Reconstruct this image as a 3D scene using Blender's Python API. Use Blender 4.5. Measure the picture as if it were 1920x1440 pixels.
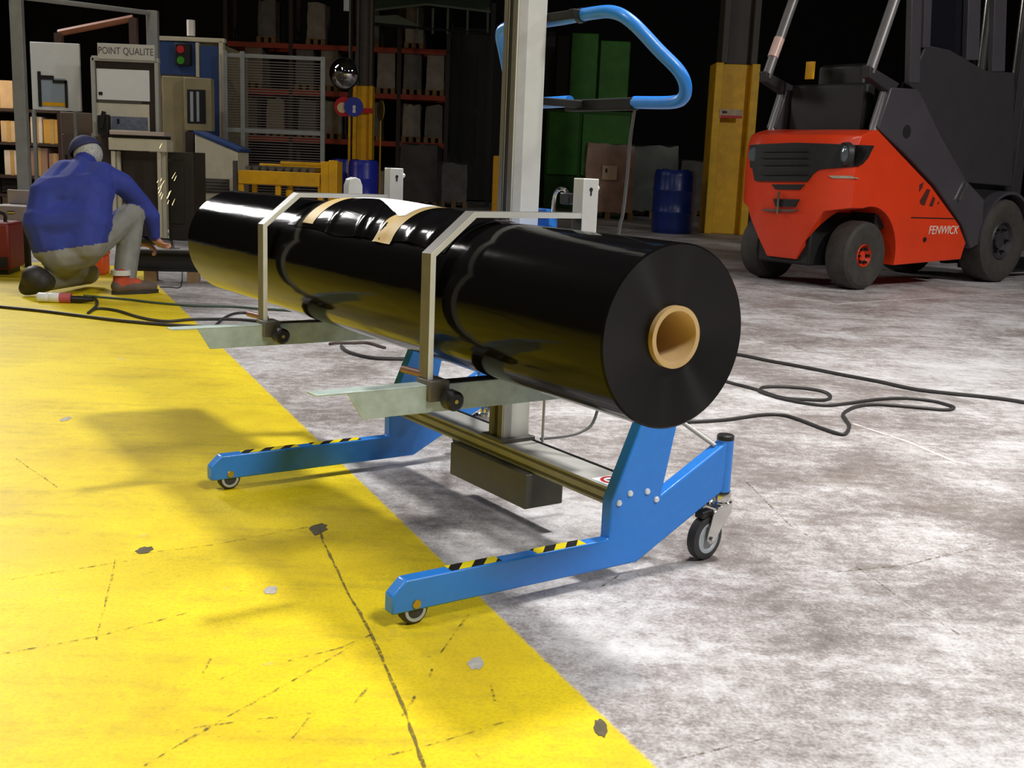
import bpy, bmesh, math, random
from mathutils import Vector, Matrix, Euler
random.seed(7)
for o_ in list(bpy.data.objects): bpy.data.objects.remove(o_)
SC = bpy.context.scene
COL = SC.collection

# ------------------------------------------------------------------ camera
FPX, PITCH, ROLL, HCAM = 2070.34, .1961, .0410, 1.0
FW = Vector((0, math.cos(PITCH), -math.sin(PITCH)))
_rt = Vector((1, 0, 0)); _up = _rt.cross(FW)
CR = math.cos(ROLL)*_rt + math.sin(ROLL)*_up
CU = -math.sin(ROLL)*_rt + math.cos(ROLL)*_up
EYE = Vector((0, 0, HCAM))
cd = bpy.data.cameras.new('camera'); cam = bpy.data.objects.new('camera', cd); COL.objects.link(cam)
m3 = Matrix((CR, CU, -FW)).transposed()
cam.matrix_world = Matrix.Translation(EYE) @ m3.to_4x4()
cd.sensor_width = 36; cd.sensor_fit = 'HORIZONTAL'; cd.lens = 36*FPX/1920
cd.clip_start = .05; cd.clip_end = 200
SC.camera = cam

# ------------------------------------------------------------------ world, lamps, exposure
w = bpy.data.worlds.new('hall_ambient'); SC.world = w; w.use_nodes = True
w.node_tree.nodes['Background'].inputs[0].default_value = (.75, .8, 1, 1)
w.node_tree.nodes['Background'].inputs[1].default_value = .012
def area(name, loc, tgt, size, power, col=(1, .97, .92), sy=None, spread=180):
    l = bpy.data.lights.new(name, 'AREA'); l.energy = power; l.color = col; l.size = size
    l.spread = math.radians(spread)
    if sy: l.shape = 'RECTANGLE'; l.size_y = sy
    ob = bpy.data.objects.new(name, l); COL.objects.link(ob); ob.location = loc
    ob.rotation_euler = (Vector(tgt)-Vector(loc)).to_track_quat('-Z', 'Y').to_euler()
    return ob
area('high_bay_and_fill_light', (3.4, -1.2, 6.5), (1.2, 1.6, 0), 1.4, 345, spread=120)
area('high_bay_and_fill_light', (-4.6, .6, 6.5), (-1.6, 1.8, 0), 1.2, 230, spread=130)  # unseen fill light, added to neutralise yellow floor bounce on the trolley's front faces
area('high_bay_and_fill_light', (2.1, 4.5, 6.5), (1.3, 3.6, 0), .6, 350, spread=115)
area('high_bay_and_fill_light', (-6.6, 10.4, 6.5), (-4.0, 7.0, 0), .35, 150)
area('high_bay_and_fill_light', (-9.6, 15.4, 6.5), (-5, 9, 0), 1.7, 520, (1, .97, .95), 3.0, 120)
area('high_bay_and_fill_light', (8.5, 4.0, 6.8), (5.5, 9.5, 0), .8, 430, spread=130)
area('machine_bay_lamp_light', (-5.2, 12.0, 4.6), (-4.8, 14.5, 1.2),   .5, 15, (1, .86, .68), 1.6)
area('rack_bay_lamp_light', (-9, 15.5, 3.2), (-8.6, 17.5, 1.2), .5, 130, (1, .70, .40), 1.6)
area('far_aisle_lamp_light', (1.5, 17.0, 6.5), (0, 24, 1.0),   .8, 30, (1, .9, .8))
SC.view_settings.view_transform = 'Standard'; SC.view_settings.look = 'None'
SC.view_settings.gamma = 1; SC.view_settings.use_curve_mapping = False
SC.view_settings.exposure = -0.82

# ------------------------------------------------------------------ pixel -> place helpers
def ray(x, y): return FW + CR*((x-960)/FPX) - CU*((y-720)/FPX)
def gp(x, y, z=0.0):                     # pixel on a horizontal plane
    d = ray(x, y); return EYE + d*((z-HCAM)/d.z)
def at(x, y, Y):                         # pixel at depth Y
    d = ray(x, y); return EYE + d*(Y/d.y)
class Frame:
    def __init__(s, o, yaw):
        s.o = Vector(o); s.yaw = yaw
        s.u = Vector((math.cos(yaw), math.sin(yaw), 0)); s.v = Vector((-math.sin(yaw), math.cos(yaw), 0))
    def loc(s, P): d = P-s.o; return Vector((d.dot(s.u), d.dot(s.v), P.z))
    def on_u(s, x, y, u):
        d = ray(x, y); return s.loc(EYE + d*((u-(EYE-s.o).dot(s.u))/d.dot(s.u)))
    def on_v(s, x, y, v):
        d = ray(x, y); return s.loc(EYE + d*((v-(EYE-s.o).dot(s.v))/d.dot(s.v)))
TR = Frame((-.2378, 2.2374, 0), .6056)       # the trolley
FK = Frame((3.253, 10.331, 0), .6523)        # the fork lift

# ------------------------------------------------------------------ materials
def srgb(r, g, b):
    f = lambda c: (c/255/12.92) if c/255 <= .04045 else ((c/255+.055)/1.055)**2.4
    return (f(r), f(g), f(b), 1)
class NT:
    def __init__(s, name):
        s.m = bpy.data.materials.new(name); s.m.use_nodes = True; s.t = s.m.node_tree
        s.b = s.t.nodes['Principled BSDF']; s.out = s.t.nodes['Material Output']
    def n(s, typ, **k):
        nd = s.t.nodes.new(typ)
        for a, v in k.items(): setattr(nd, a, v)
        return nd
    def l(s, a, b): s.t.links.new(a, b)
    def setin(s, sock, v):
        if hasattr(v, 'links'): s.l(v, sock)
        else: sock.default_value = v
    def math(s, op, a, b=0.0, c=0.0, clamp=False):
        nd = s.n('ShaderNodeMath', operation=op, use_clamp=clamp)
        s.setin(nd.inputs[0], a); s.setin(nd.inputs[1], b); s.setin(nd.inputs[2], c); return nd.outputs[0]
    def noise(s, vec, scale, detail=4, rough=.6, dist=0.0):
        nd = s.n('ShaderNodeTexNoise'); s.l(vec, nd.inputs['Vector'])
        nd.inputs['Scale'].default_value = scale; nd.inputs['Detail'].default_value = detail
        nd.inputs['Roughness'].default_value = rough; nd.inputs['Distortion'].default_value = dist
        return nd.outputs[0]
    def ramp(s, fac, stops):
        nd = s.n('ShaderNodeValToRGB'); s.l(fac, nd.inputs[0]); e = nd.color_ramp.elements
        while len(e) < len(stops): e.new(.5)
        for i, (p, c) in enumerate(stops):
            e[i].position = p; e[i].color = c if len(c) == 4 else (*c, 1)
        return nd.outputs[0]
    def mix(s, fac, a, b, mode='MIX'):
        nd = s.n('ShaderNodeMix', data_type='RGBA', blend_type=mode)
        s.setin(nd.inputs[0], fac); s.setin(nd.inputs[6], a); s.setin(nd.inputs[7], b); return nd.outputs[2]
    def bump(s, h, strength=.2, dist=.01):
        nd = s.n('ShaderNodeBump'); nd.inputs['Strength'].default_value = strength; nd.inputs['Distance'].default_value = dist
        s.l(h, nd.inputs['Height']); s.l(nd.outputs[0], s.b.inputs['Normal'])
    def coord(s, kind='Object'):
        return s.n('ShaderNodeTexCoord').outputs[kind]
    def mapping(s, vec, scale=(1, 1, 1), rot=(0, 0, 0), loc=(0, 0, 0)):
        nd = s.n('ShaderNodeMapping'); s.l(vec, nd.inputs[0])
        nd.inputs['Scale'].default_value = scale; nd.inputs['Rotation'].default_value = rot; nd.inputs['Location'].default_value = loc
        return nd.outputs[0]
MATS = {}
def mat(name, col, rough=.5, metal=0.0, var=.15, scale=8, coat=0.0, bump=0.0, emit=None, dirt=0.0):
    """plain procedural material: colour with mottling, optional grime and relief"""
    if name in MATS: return MATS[name]
    t = NT(name); c = srgb(*col); v = t.coord()
    nz = t.noise(v, scale, 5)
    dark = tuple(x*(1-var) for x in c[:3])+(1,); lite = tuple(min(1, x*(1+var)) for x in c[:3])+(1,)
    cc = t.ramp(nz, [(.3, dark), (.7, lite)])
    if dirt:
        d = t.ramp(t.noise(v, scale*.6, 6, .7), [(.45, (0, 0, 0)), (.75, (1, 1, 1))])
        cc = t.mix(t.math('MULTIPLY', d, dirt), cc, (.05, .045, .04, 1))
    t.l(cc, t.b.inputs['Base Color'])
    t.b.inputs['Roughness'].default_value = rough; t.b.inputs['Metallic'].default_value = metal
    t.b.inputs['Coat Weight'].default_value = coat
    if bump: t.bump(t.noise(v, scale*4, 3), bump)
    if emit:
        t.b.inputs['Emission Color'].default_value = c; t.b.inputs['Emission Strength'].default_value = emit
    MATS[name] = t.m; return t.m

# ------------------------------------------------------------------ mesh builder
class MB:
    def __init__(s): s.v = []; s.f = []; s.mi = []
    def add(s, vs, fs, mi=0):
        o = len(s.v); s.v += [tuple(p) for p in vs]; s.f += [tuple(i+o for i in f) for f in fs]; s.mi += [mi]*len(fs); return s
    def box(s, a, b, mi=0, M=None):
        x0, y0, z0 = a; x1, y1, z1 = b
        vs = [Vector(p) for p in ((x0, y0, z0), (x1, y0, z0), (x1, y1, z0), (x0, y1, z0), (x0, y0, z1), (x1, y0, z1), (x1, y1, z1), (x0, y1, z1))]
        if M: vs = [M @ p for p in vs]
        return s.add(vs, [(3, 2, 1, 0), (4, 5, 6, 7), (0, 1, 5, 4), (1, 2, 6, 5), (2, 3, 7, 6), (3, 0, 4, 7)], mi)
    def prism(s, poly, lo, hi, axis='v', mi=0):
        """poly 2D outline; axis 'v': poly in (u,z) pushed along v; 'u': (v,z) along u; 'z': (u,v) along z"""
        f = {'v': lambda p, t: (p[0], t, p[1]), 'u': lambda p, t: (t, p[0], p[1]), 'z': lambda p, t: (p[0], p[1], t)}[axis]
        n = len(poly)
        vs = [f(p, lo) for p in poly]+[f(p, hi) for p in poly]
        return s.add(vs, [tuple(range(n)), tuple(range(2*n-1, n-1, -1))]+[(i, i+n, (i+1) % n+n, (i+1) % n) for i in range(n)], mi)
    def cyl(s, p0, p1, r0, r1=None, n=20, cap=True, mi=0):
        r1 = r0 if r1 is None else r1; p0 = Vector(p0); p1 = Vector(p1); d = (p1-p0).normalized()
        a = d.orthogonal().normalized(); b = d.cross(a)
        vs = [p+(a*math.cos(t)+b*math.sin(t))*r for p, r in ((p0, r0), (p1, r1)) for t in [2*math.pi*i/n for i in range(n)]]
        fs = [(i, (i+1) % n, (i+1) % n+n, i+n) for i in range(n)]
        if cap: fs += [tuple(range(n-1, -1, -1)), tuple(range(n, 2*n))]
        return s.add(vs, fs, mi)
    def lathe(s, prof, o, d, n=32, mi=0, closed=False):
        """prof list of (radius, distance along d)"""
        o = Vector(o); d = Vector(d).normalized(); a = d.orthogonal().normalized(); b = d.cross(a)
        vs = [o+d*h+(a*math.cos(t)+b*math.sin(t))*r for r, h in prof for t in [2*math.pi*i/n for i in range(n)]]
        k = len(prof); fs = []
        for j in range(k if closed else k-1):
            j2 = (j+1) % k
            fs += [(j*n+i, j*n+(i+1) % n, j2*n+(i+1) % n, j2*n+i) for i in range(n)]
        return s.add(vs, fs, mi)
    def tube(s, path, r, n=10, mi=0, cap=True):
        P = [Vector(p) for p in path]; k = len(P); vs = []; up = None
        for i in range(k):
            d = (P[min(i+1, k-1)]-P[max(i-1, 0)]).normalized()
            if up is None: up = d.orthogonal().normalized()
            up = (up-d*up.dot(d)).normalized(); b = d.cross(up)
            rr = r[i] if isinstance(r, (list, tuple)) else r
            vs += [P[i]+(up*math.cos(2*math.pi*j/n)+b*math.sin(2*math.pi*j/n))*rr for j in range(n)]
        fs = [(i*n+j, i*n+(j+1) % n, (i+1)*n+(j+1) % n, (i+1)*n+j) for i in range(k-1) for j in range(n)]
        if cap: fs += [tuple(range(n-1, -1, -1)), tuple(range((k-1)*n, k*n))]
        return s.add(vs, fs, mi)
    def ball(s, c, r, nu=14, nv=9, sc=(1, 1, 1), mi=0):
        c = Vector(c); vs = [c+Vector((0, 0, r*sc[2]))]
        for j in range(1, nv):
            th = math.pi*j/nv
            vs += [c+Vector((r*sc[0]*math.sin(th)*math.cos(2*math.pi*i/nu), r*sc[1]*math.sin(th)*math.sin(2*math.pi*i/nu), r*sc[2]*math.cos(th))) for i in range(nu)]
        vs.append(c-Vector((0, 0, r*sc[2]))); e = len(vs)-1
        fs = [(0, 1+i, 1+(i+1) % nu) for i in range(nu)]
        for j in range(nv-2):
            fs += [(1+j*nu+i, 1+(j+1)*nu+i, 1+(j+1)*nu+(i+1) % nu, 1+j*nu+(i+1) % nu) for i in range(nu)]
        fs += [(e, 1+(nv-2)*nu+(i+1) % nu, 1+(nv-2)*nu+i) for i in range(nu)]
        return s.add(vs, fs, mi)
    def mesh(s, name, mats, smooth=True, angle=35):
        me = bpy.data.meshes.new(name); me.from_pydata(s.v, [], s.f); me.validate()
        for m in (mats if isinstance(mats, (list, tuple)) else [mats]): me.materials.append(m)
        for p, i in zip(me.polygons, s.mi): p.material_index = i
        bm = bmesh.new(); bm.from_mesh(me); bmesh.ops.recalc_face_normals(bm, faces=bm.faces); bm.to_mesh(me); bm.free()
        if smooth:
            me.polygons.foreach_set('use_smooth', [True]*len(me.polygons)); me.set_sharp_from_angle(angle=math.radians(angle))
        return me
    def build(s, name, mats, parent=None, bevel=0.0, seg=2, smooth=True, angle=35):
        ob = bpy.data.objects.new(name, s.mesh(name, mats, smooth, angle)); COL.objects.link(ob)
        if parent: ob.parent = parent
        if bevel:
            b = ob.modifiers.new('bevel', 'BEVEL'); b.width = bevel; b.segments = seg; b.limit_method = 'ANGLE'; b.angle_limit = math.radians(40)
        return ob
def tag(o, label=None, cat=None, group=None, kind=None):
    if label: o['label'] = label
    if cat: o['category'] = cat
    if group: o['group'] = group
    if kind: o['kind'] = kind
    return o
def thing(name, loc, rz=0.0, label=None, cat=None, group=None):
    o = bpy.data.objects.new(name, None); COL.objects.link(o); o.location = loc; o.rotation_euler = (0, 0, rz); o.empty_display_size = .1
    return tag(o, label, cat, group)
def copy_tree(o, parent=None):
    c = o.copy(); COL.objects.link(c); c.parent = parent
    for ch in list(o.children): copy_tree(ch, c)
    return c
def smooth_path(pts, sub=8, closed=False):
    P = [Vector(p) for p in pts]; out = []; n = len(P)
    for i in range(n if closed else n-1):
        g = (lambda k: P[k % n]) if closed else (lambda k: P[min(max(k, 0), n-1)])
        p0, p1, p2, p3 = g(i-1), g(i), g(i+1), g(i+2)
        for j in range(sub):
            t = j/sub
            out.append(.5*((2*p1)+(p2-p0)*t+(2*p0-5*p1+4*p2-p3)*t*t+(3*p1-p0-3*p2+p3)*t**3))
    if not closed: out.append(P[-1])
    return out
def text_obj(name, body, size, M, m, parent, extrude=.002, shear=0.0, sx=1.0):
    """flat lettering as mesh; M maps text x right, y up, z out of the plate"""
    cu = bpy.data.curves.new(name, 'FONT'); cu.body = body; cu.size = size; cu.extrude = extrude; cu.align_x = 'CENTER'; cu.align_y = 'CENTER'; cu.shear = shear
    tmp = bpy.data.objects.new(name, cu); COL.objects.link(tmp)
    dg = bpy.context.evaluated_depsgraph_get(); me = bpy.data.meshes.new_from_object(tmp.evaluated_get(dg))
    bpy.data.objects.remove(tmp); me.materials.clear(); me.materials.append(m); me.transform(M @ Matrix.Diagonal((sx, 1, 1, 1)))
    ob = bpy.data.objects.new(name, me); COL.objects.link(ob); ob.parent = parent; return ob
def axes(o, x, y, z):
    return Matrix.Translation(Vector(o)) @ Matrix((Vector(x).normalized(), Vector(y).normalized(), Vector(z).normalized())).transposed().to_4x4()
def bake(ob):
    dg = bpy.context.evaluated_depsgraph_get(); me = bpy.data.meshes.new_from_object(ob.evaluated_get(dg)); ob.modifiers.clear(); ob.data = me; return ob

# shared materials
BLUE = mat('blue_powder_coat', (42, 128, 222), .38, 0, .05, 40, .15, .02)
ALU = mat('anodised_aluminium', (182, 182, 178), .45, .15, .08, 20)
ALUW = mat('white_painted_profile', (216, 217, 212), .35, .1, .04, 12)
GALV = mat('galvanised_steel', (176, 192, 186), .45, .25, .14, 30)
STEEL = mat('brushed_steel', (98, 95, 90), .42, .15, .1, 30)
CHROME = mat('chrome_plate', (205, 205, 203), .15, .95, .05, 10)
BLACKP = mat('black_plastic', (22, 22, 22), .45, 0, .2, 20)
RUBBER = mat('dark_grey_rubber', (48, 48, 50), .55, 0, .15, 30)
GREYP = mat('pale_grey_plastic', (165, 172, 178), .45, 0, .05, 20)
DKSTEEL = mat('dark_grey_box_steel', (92, 90, 76), .45, .3, .08, 14)
WHITE = mat('white_enamel', (222, 224, 224), .4, 0, .04, 10)
BRASS = mat('yellow_zinc', (190, 165, 70), .35, .8, .1, 40)
YPAINT = mat('yellow_paint', (236, 184, 18), .5, 0, .12, 6, dirt=.25)
YRAIL = mat('yellow_rail_paint', (232, 172, 10), .45, 0, .12, 6, dirt=.2)
GREYSTEEL = mat('grey_column_paint', (74, 70, 66), .6, 0, .15, 3)
CREAM = mat('cream_enamel', (214, 206, 180), .45, 0, .08, 5, dirt=.12)
BEIGE = mat('beige_enamel', (158, 146, 112), .5, 0, .1, 5, dirt=.25)
MBLUE = mat('machine_blue', (44, 72, 128), .5, 0, .1, 5)
DRUMB = mat('drum_blue_plastic', (44, 58, 190), .35, 0, .12, 5)
DARK = mat('near_black_metal', (20, 20, 21), .6, 0, .2, 8)
RACKO = mat('rack_orange_red', (168, 52, 30), .5, 0, .15, 8)
RACKU = mat('rack_dark_upright', (54, 44, 44), .6, 0, .15, 8)
CARD = mat('cardboard', (196, 166, 118), .8, 0, .12, 10, bump=.05)
KRAFT = mat('kraft_tape', (200, 172, 112), .5, 0, .06, 14)
PAPER = mat('white_paper', (236, 238, 240), .6, 0, .02, 10)
WOOD = mat('pallet_wood', (140, 112, 78), .8, 0, .2, 12)
CABLE = mat('black_cable_rubber', (44, 42, 42), .55, 0, .15, 40)

# ================================================================== STRUCTURE
def floor_material():
    t = NT('worn_painted_concrete'); P = t.n('ShaderNodeNewGeometry').outputs['Position']
    big = t.noise(P, .55, 6, .62, .4); mid = t.noise(P, 2.6, 8, .68, .6); fine = t.noise(P, 24, 6, .7); grit = t.noise(P, 120, 3, .6)
    st = t.noise(t.mapping(P, (1.2, 9, 1), (0, 0, -.35)), 1.4, 6, .65)
    a = t.math('ADD', t.math('MULTIPLY', big, .55), t.math('MULTIPLY', mid, .45))
    a = t.math('ADD', a, t.math('MULTIPLY', t.math('SUBTRACT', fine, .5), .36))
    a = t.math('ADD', a, t.math('MULTIPLY', t.math('SUBTRACT', grit, .5), .26))
    a = t.math('ADD', a, t.math('MULTIPLY', t.math('SUBTRACT', st, .5), .20))
    conc = t.ramp(a, [(.31, srgb(104, 97, 94)), (.435, srgb(136, 129, 127)), (.50, srgb(164, 159, 159)), (.56, srgb(188, 186, 188)), (.66, srgb(210, 209, 212))])
    # dark oily stains and fine black specks of traffic
    oil = t.ramp(t.noise(P, .9, 7, .6, .9), [(.60, (0, 0, 0)), (.74, (1, 1, 1))])
    conc = t.mix(t.math('MULTIPLY', oil, .45), conc, srgb(118, 112, 100))
    speck = t.ramp(t.noise(t.mapping(P, (1, 3.2, 1), (0, 0, -.5)), 38, 5, .75), [(.66, (0, 0, 0)), (.74, (1, 1, 1))])
    conc = t.mix(t.math('MULTIPLY', speck, .55), conc, srgb(84, 78, 76))
    # yellow paint
    yb = t.ramp(t.math('ADD', t.math('MULTIPLY', big, .5), t.math('MULTIPLY', mid, .5)),
                [(.36, srgb(206, 176, 26)), (.50, srgb(228, 202, 22)), (.62, srgb(240, 216, 20))])
    yb = t.mix(t.math('MULTIPLY', t.ramp(grit, [(.42, (1, 1, 1)), (.52, (0, 0, 0))]), .30), yb, srgb(186, 160, 30))
    dirt = t.ramp(t.math('ADD', t.math('MULTIPLY', st, .6), t.math('MULTIPLY', fine, .4)), [(.50, (0, 0, 0)), (.66, (1, 1, 1))])
    yb = t.mix(t.math('MULTIPLY', dirt, .42), yb, srgb(150, 132, 44))
    sc = t.ramp(t.noise(t.mapping(P, (1.0, 5.5, 1), (0, 0, .62)), 21, 6, .8), [(.622, (0, 0, 0)), (.67, (1, 1, 1))])
    yb = t.mix(t.math('MULTIPLY', sc, .75), yb, srgb(92, 84, 48))
    fl_ = t.ramp(t.noise(t.mapping(P, (1, 2.2, 1), (0, 0, .9)), 70, 4, .7), [(.645, (0, 0, 0)), (.69, (1, 1, 1))])
    yb = t.mix(t.math('MULTIPLY', t.math('MULTIPLY', fl_, mid), 1.1), yb, srgb(104, 92, 46))
    gone = t.ramp(t.noise(P, 5.5, 6, .75, .3), [(.665, (0, 0, 0)), (.70, (1, 1, 1))])
    yb = t.mix(t.math('MULTIPLY', gone, .7), yb, conc)
    # edge of the painted lane: straight line through the bay
    sp = t.n('ShaderNodeSeparateXYZ'); t.l(P, sp.inputs[0])
    d = t.math('ADD', t.math('MULTIPLY', t.math('SUBTRACT', sp.outputs[0], .274), -.911), t.math('MULTIPLY', t.math('SUBTRACT', sp.outputs[1], 1.724), -.4125))
    d = t.math('ADD', d, t.math('MULTIPLY', t.math('SUBTRACT', fine, .5), .02))
    mk = t.math('MULTIPLY', t.math('ADD', d, .004), 110, clamp=True)
    mk = t.math('MULTIPLY', mk, t.math('MULTIPLY', t.math('SUBTRACT', 9.6, sp.outputs[1]), 40, clamp=True))
    t.l(t.mix(mk, conc, yb), t.b.inputs['Base Color'])
    r = t.math('ADD', t.math('MULTIPLY', a, .35), .36); t.l(r, t.b.inputs['Roughness'])
    t.b.inputs['Specular IOR Level'].default_value = .35
    t.bump(t.math('ADD', fine, t.math('MULTIPLY', grit, .5)), .12, .004)
    return t.m
FLOORM = floor_material()
fl = MB().box((-16, -5, -.12), (16, 36, 0)).build('floor', FLOORM, smooth=False); tag(fl, kind='structure')
WALLM = mat('dark_hall_wall', (40, 38, 40), .8, 0, .2, 1.5)
CEILM = mat('dark_hall_ceiling', (30, 30, 32), .8, 0, .2, 1.5)
tag(MB().box((-16, 36, -.12), (16, 36.2, 10)).build('wall_back', WALLM, smooth=False), kind='structure')
tag(MB().box((-16.2, -5, -.12), (-16, 36.2, 10)).build('wall_left', WALLM, smooth=False), kind='structure')
tag(MB().box((16, -5, -.12), (16.2, 36.2, 10)).build('wall_right', WALLM, smooth=False), kind='structure')
tag(MB().box((-16.2, -5, 10), (16.2, 36.2, 10.2)).build('ceiling', CEILM, smooth=False), kind='structure')

def strip(name, pts, wd, m, parent, z=.0015, jitter=0.0, seed=1):
    """thin painted or scuffed mark lying on the floor"""
    r = random.Random(seed); P = [gp(*p) for p in pts]; Q = []
    for a, b in zip(P, P[1:]):
        n = max(1, int((b-a).length/.03)) if jitter else 1
        Q += [a.lerp(b, k/n) for k in range(n)]
    Q.append(P[-1]); mb = MB(); vs = []
    off = 0
    for i, q in enumerate(Q):
        d = (Q[min(i+1, len(Q)-1)]-Q[max(i-1, 0)]).normalized(); nn = Vector((-d.y, d.x, 0))
        off = off*.8+r.uniform(-1, 1)*jitter
        ww = wd*(.5 if not jitter else r.uniform(.2, .7))
        c = Vector((q.x, q.y, 0))+nn*off
        vs += [(c+nn*ww)[:2]+(z,), (c-nn*ww)[:2]+(z,)]
    mb.add(vs, [(2*i, 2*i+1, 2*i+3, 2*i+2) for i in range(len(Q)-1)])
    ob = mb.build(name, m, parent, smooth=False); return ob
def worn(name, col, cover, scale=60, op=1.0):
    t = NT(name); t.b.inputs['Base Color'].default_value = srgb(*col); t.b.inputs['Roughness'].default_value = .7
    a = t.math('MULTIPLY', t.ramp(t.noise(t.coord(), scale, 5, .7), [(cover-.08, (0, 0, 0)), (cover+.08, (1, 1, 1))]), op); t.l(a, t.b.inputs['Alpha']); return t.m
LINEM = worn('worn_white_line_paint', (226, 216, 214), .40, 20, .7)
SCUFF = worn('black_scuff', (90, 80, 44), .54, 55, .8)
CRACK = worn('floor_joint_dirt', (104, 92, 40), .44, 70, .75)
SPOTD = mat('dark_floor_stain', (86, 78, 54), .7, 0, .3, 40)
SPOTG = mat('bare_concrete_spot', (172, 168, 160), .8, 0, .2, 60)
strip('painted_line', [(1380, 541), (1570, 570)], .05, LINEM, fl)
strip('painted_line', [(1566, 570.5), (1960, 545.5)], .05, LINEM, fl)
strip('painted_line', [(1600, 795), (1700, 828), (1800, 870)], .02, LINEM, fl)
strip('floor_joint', [(598, 985), (605, 1015), (645, 1095), (685, 1170), (720, 1245), (760, 1335), (795, 1440)], .007, CRACK, fl, jitter=.0015)
SL = [[(695, 1190), (560, 1270), (415, 1350), (270, 1436)], [(0, 1227), (180, 1195), (350, 1150)], [(0, 1090), (130, 1070), (255, 1050)], [(250, 1040), (400, 1022), (600, 985)],
      [(700, 1190), (640, 1215), (540, 1240)], [(880, 1150), (850, 1190), (825, 1225)], [(395, 1235), (382, 1262)], [(450, 1260), (410, 1275)], [(780, 1305), (755, 1345)], [(920, 1285), (930, 1315)],
      [(330, 1370), (480, 1350), (590, 1338)], [(810, 1255), (805, 1270)], [(580, 1345), (545, 1390)], [(700, 1425), (830, 1390), (960, 1350)], [(690, 1290), (665, 1320)], [(215, 1050), (180, 1200)], [(30, 860), (110, 915)],
      [(1400, 905), (1480, 985), (1560, 1030)], [(1540, 1075), (1700, 1060), (1860, 1020)], [(1270, 1425), (1370, 1400), (1430, 1385)], [(1600, 1060), (1700, 1130), (1800, 1190)], [(1160, 1080), (1130, 1100)], [(880, 1400), (900, 1420)]]
for i, p in enumerate(SL): strip('scuff_mark', p, .005, SCUFF, fl, jitter=.0012, seed=i)
def blotch(name, x, y, rx, ry, m, seed):
    r = random.Random(seed); c = gp(x, y); mb = MB(); n = 16
    kx = (gp(x+rx, y)-c).length; ky = (gp(x, y+ry)-c).length
    vs = [(c.x, c.y, .001)]+[(c.x+kx*r.uniform(.7, 1.1)*math.cos(2*math.pi*i/n), c.y+ky*r.uniform(.7, 1.1)*math.sin(2*math.pi*i/n), .001) for i in range(n)]
    mb.add(vs, [(0, 1+i, 1+(i+1) % n) for i in range(n)]); mb.build(name, m, fl, smooth=False)
blotch('floor_stain', 271, 1032, 17, 8, SPOTD, 1); blotch('floor_stain', 597, 992, 17, 12, SPOTD, 2); blotch('paint_chip', 508, 1107, 14, 9, SPOTG, 3)
blotch('paint_chip', 893, 1244, 17, 14, SPOTG, 4); blotch('paint_chip', 122, 786, 9, 5, SPOTG, 5); blotch('paint_chip', 860, 1060, 9, 5, SPOTG, 6)
blotch('floor_stain', 1126, 1365, 14, 20, SPOTD, 7)

# ================================================================== TROLLEY
tro = thing('roll_lifting_trolley', TR.o, TR.yaw, 'blue wheeled roll-lifting trolley with white mast, galvanised shelves and clamp arms', 'trolley')
TH = .037; WB = 1.1397
LEG = [(0, .035), (.691, .035), (.975, .182), (.985, .31), (.975, .312), (.759, .199), (.808, .43), (.696, .43), (.598, .206), (.598, .109), (.033, .109), (0, .077)]
def leg(v0):
    lg = MB().prism(LEG, v0, v0+TH).build('leg_frame', BLUE, tro, .004)
    # roller under the toe
    c = (.06, v0+TH/2, .034)
    MB().lathe([(.0, -.014), (.018, -.014), (.028, -.014), (.033, -.010), (.034, 0), (.033, .010), (.028, .014), (.018, .014), (.0, .014)], c, (0, 1, 0), 28).build('toe_roller', RUBBER, lg)
    b = MB()
    for sv in (v0-.003, v0+TH-.001): b.lathe([(0, 0), (.010, 0), (.011, .002), (.009, .004), (0, .004)], (.06, sv, .05), (0, 1, 0), 12)
    b.build('roller_bolt', BRASS, lg)
    MB().lathe([(.019, -.0160), (.026, -.0160), (.026, .0160), (.019, .0160)], c, (0, 1, 0), 24, closed=True).build('roller_hub', GREYP, lg)
    for (px, py) in ((1160, 943), (1181, 925), (1213, 921), (1230, 936)):
        q = TR.on_v(px, py, 0)
        MB().lathe([(0, 0), (.0078, 0), (.008, -.003), (.006, -.006), (0, -.007)], (q.x, v0, q.z), (0, 1, 0), 10).build('bolt_head', mat('bright_zinc', (232, 236, 238), .35, .2, .03, 20), lg)
    return lg
near = leg(0); far = leg(WB)
def stripes():
    t = NT('black_yellow_hazard_tape'); v = t.coord('Object'); s = t.n('ShaderNodeSeparateXYZ'); t.l(v, s.inputs[0])
    a = t.math('ADD', t.math('MULTIPLY', s.outputs[0], 1/.066), t.math('MULTIPLY', s.outputs[1], -1/.07))
    k = t.math('GREATER_THAN', t.math('FRACT', a), .5)
    t.l(t.mix(k, srgb(26, 25, 24), srgb(236, 216, 22)), t.b.inputs['Base Color']); t.b.inputs['Roughness'].default_value = .4; return t.m
HAZ = stripes()
for lg, v0, spans in ((near, 0, ((.150, .285), (.385, .53))), (far, WB, ((.10, .285), (.33, .50)))):
    for a, b in spans: MB().box((a, v0+.004, .1088), (b, v0+TH-.0005, .1098)).build('hazard_tape', HAZ, lg, smooth=False)
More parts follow.
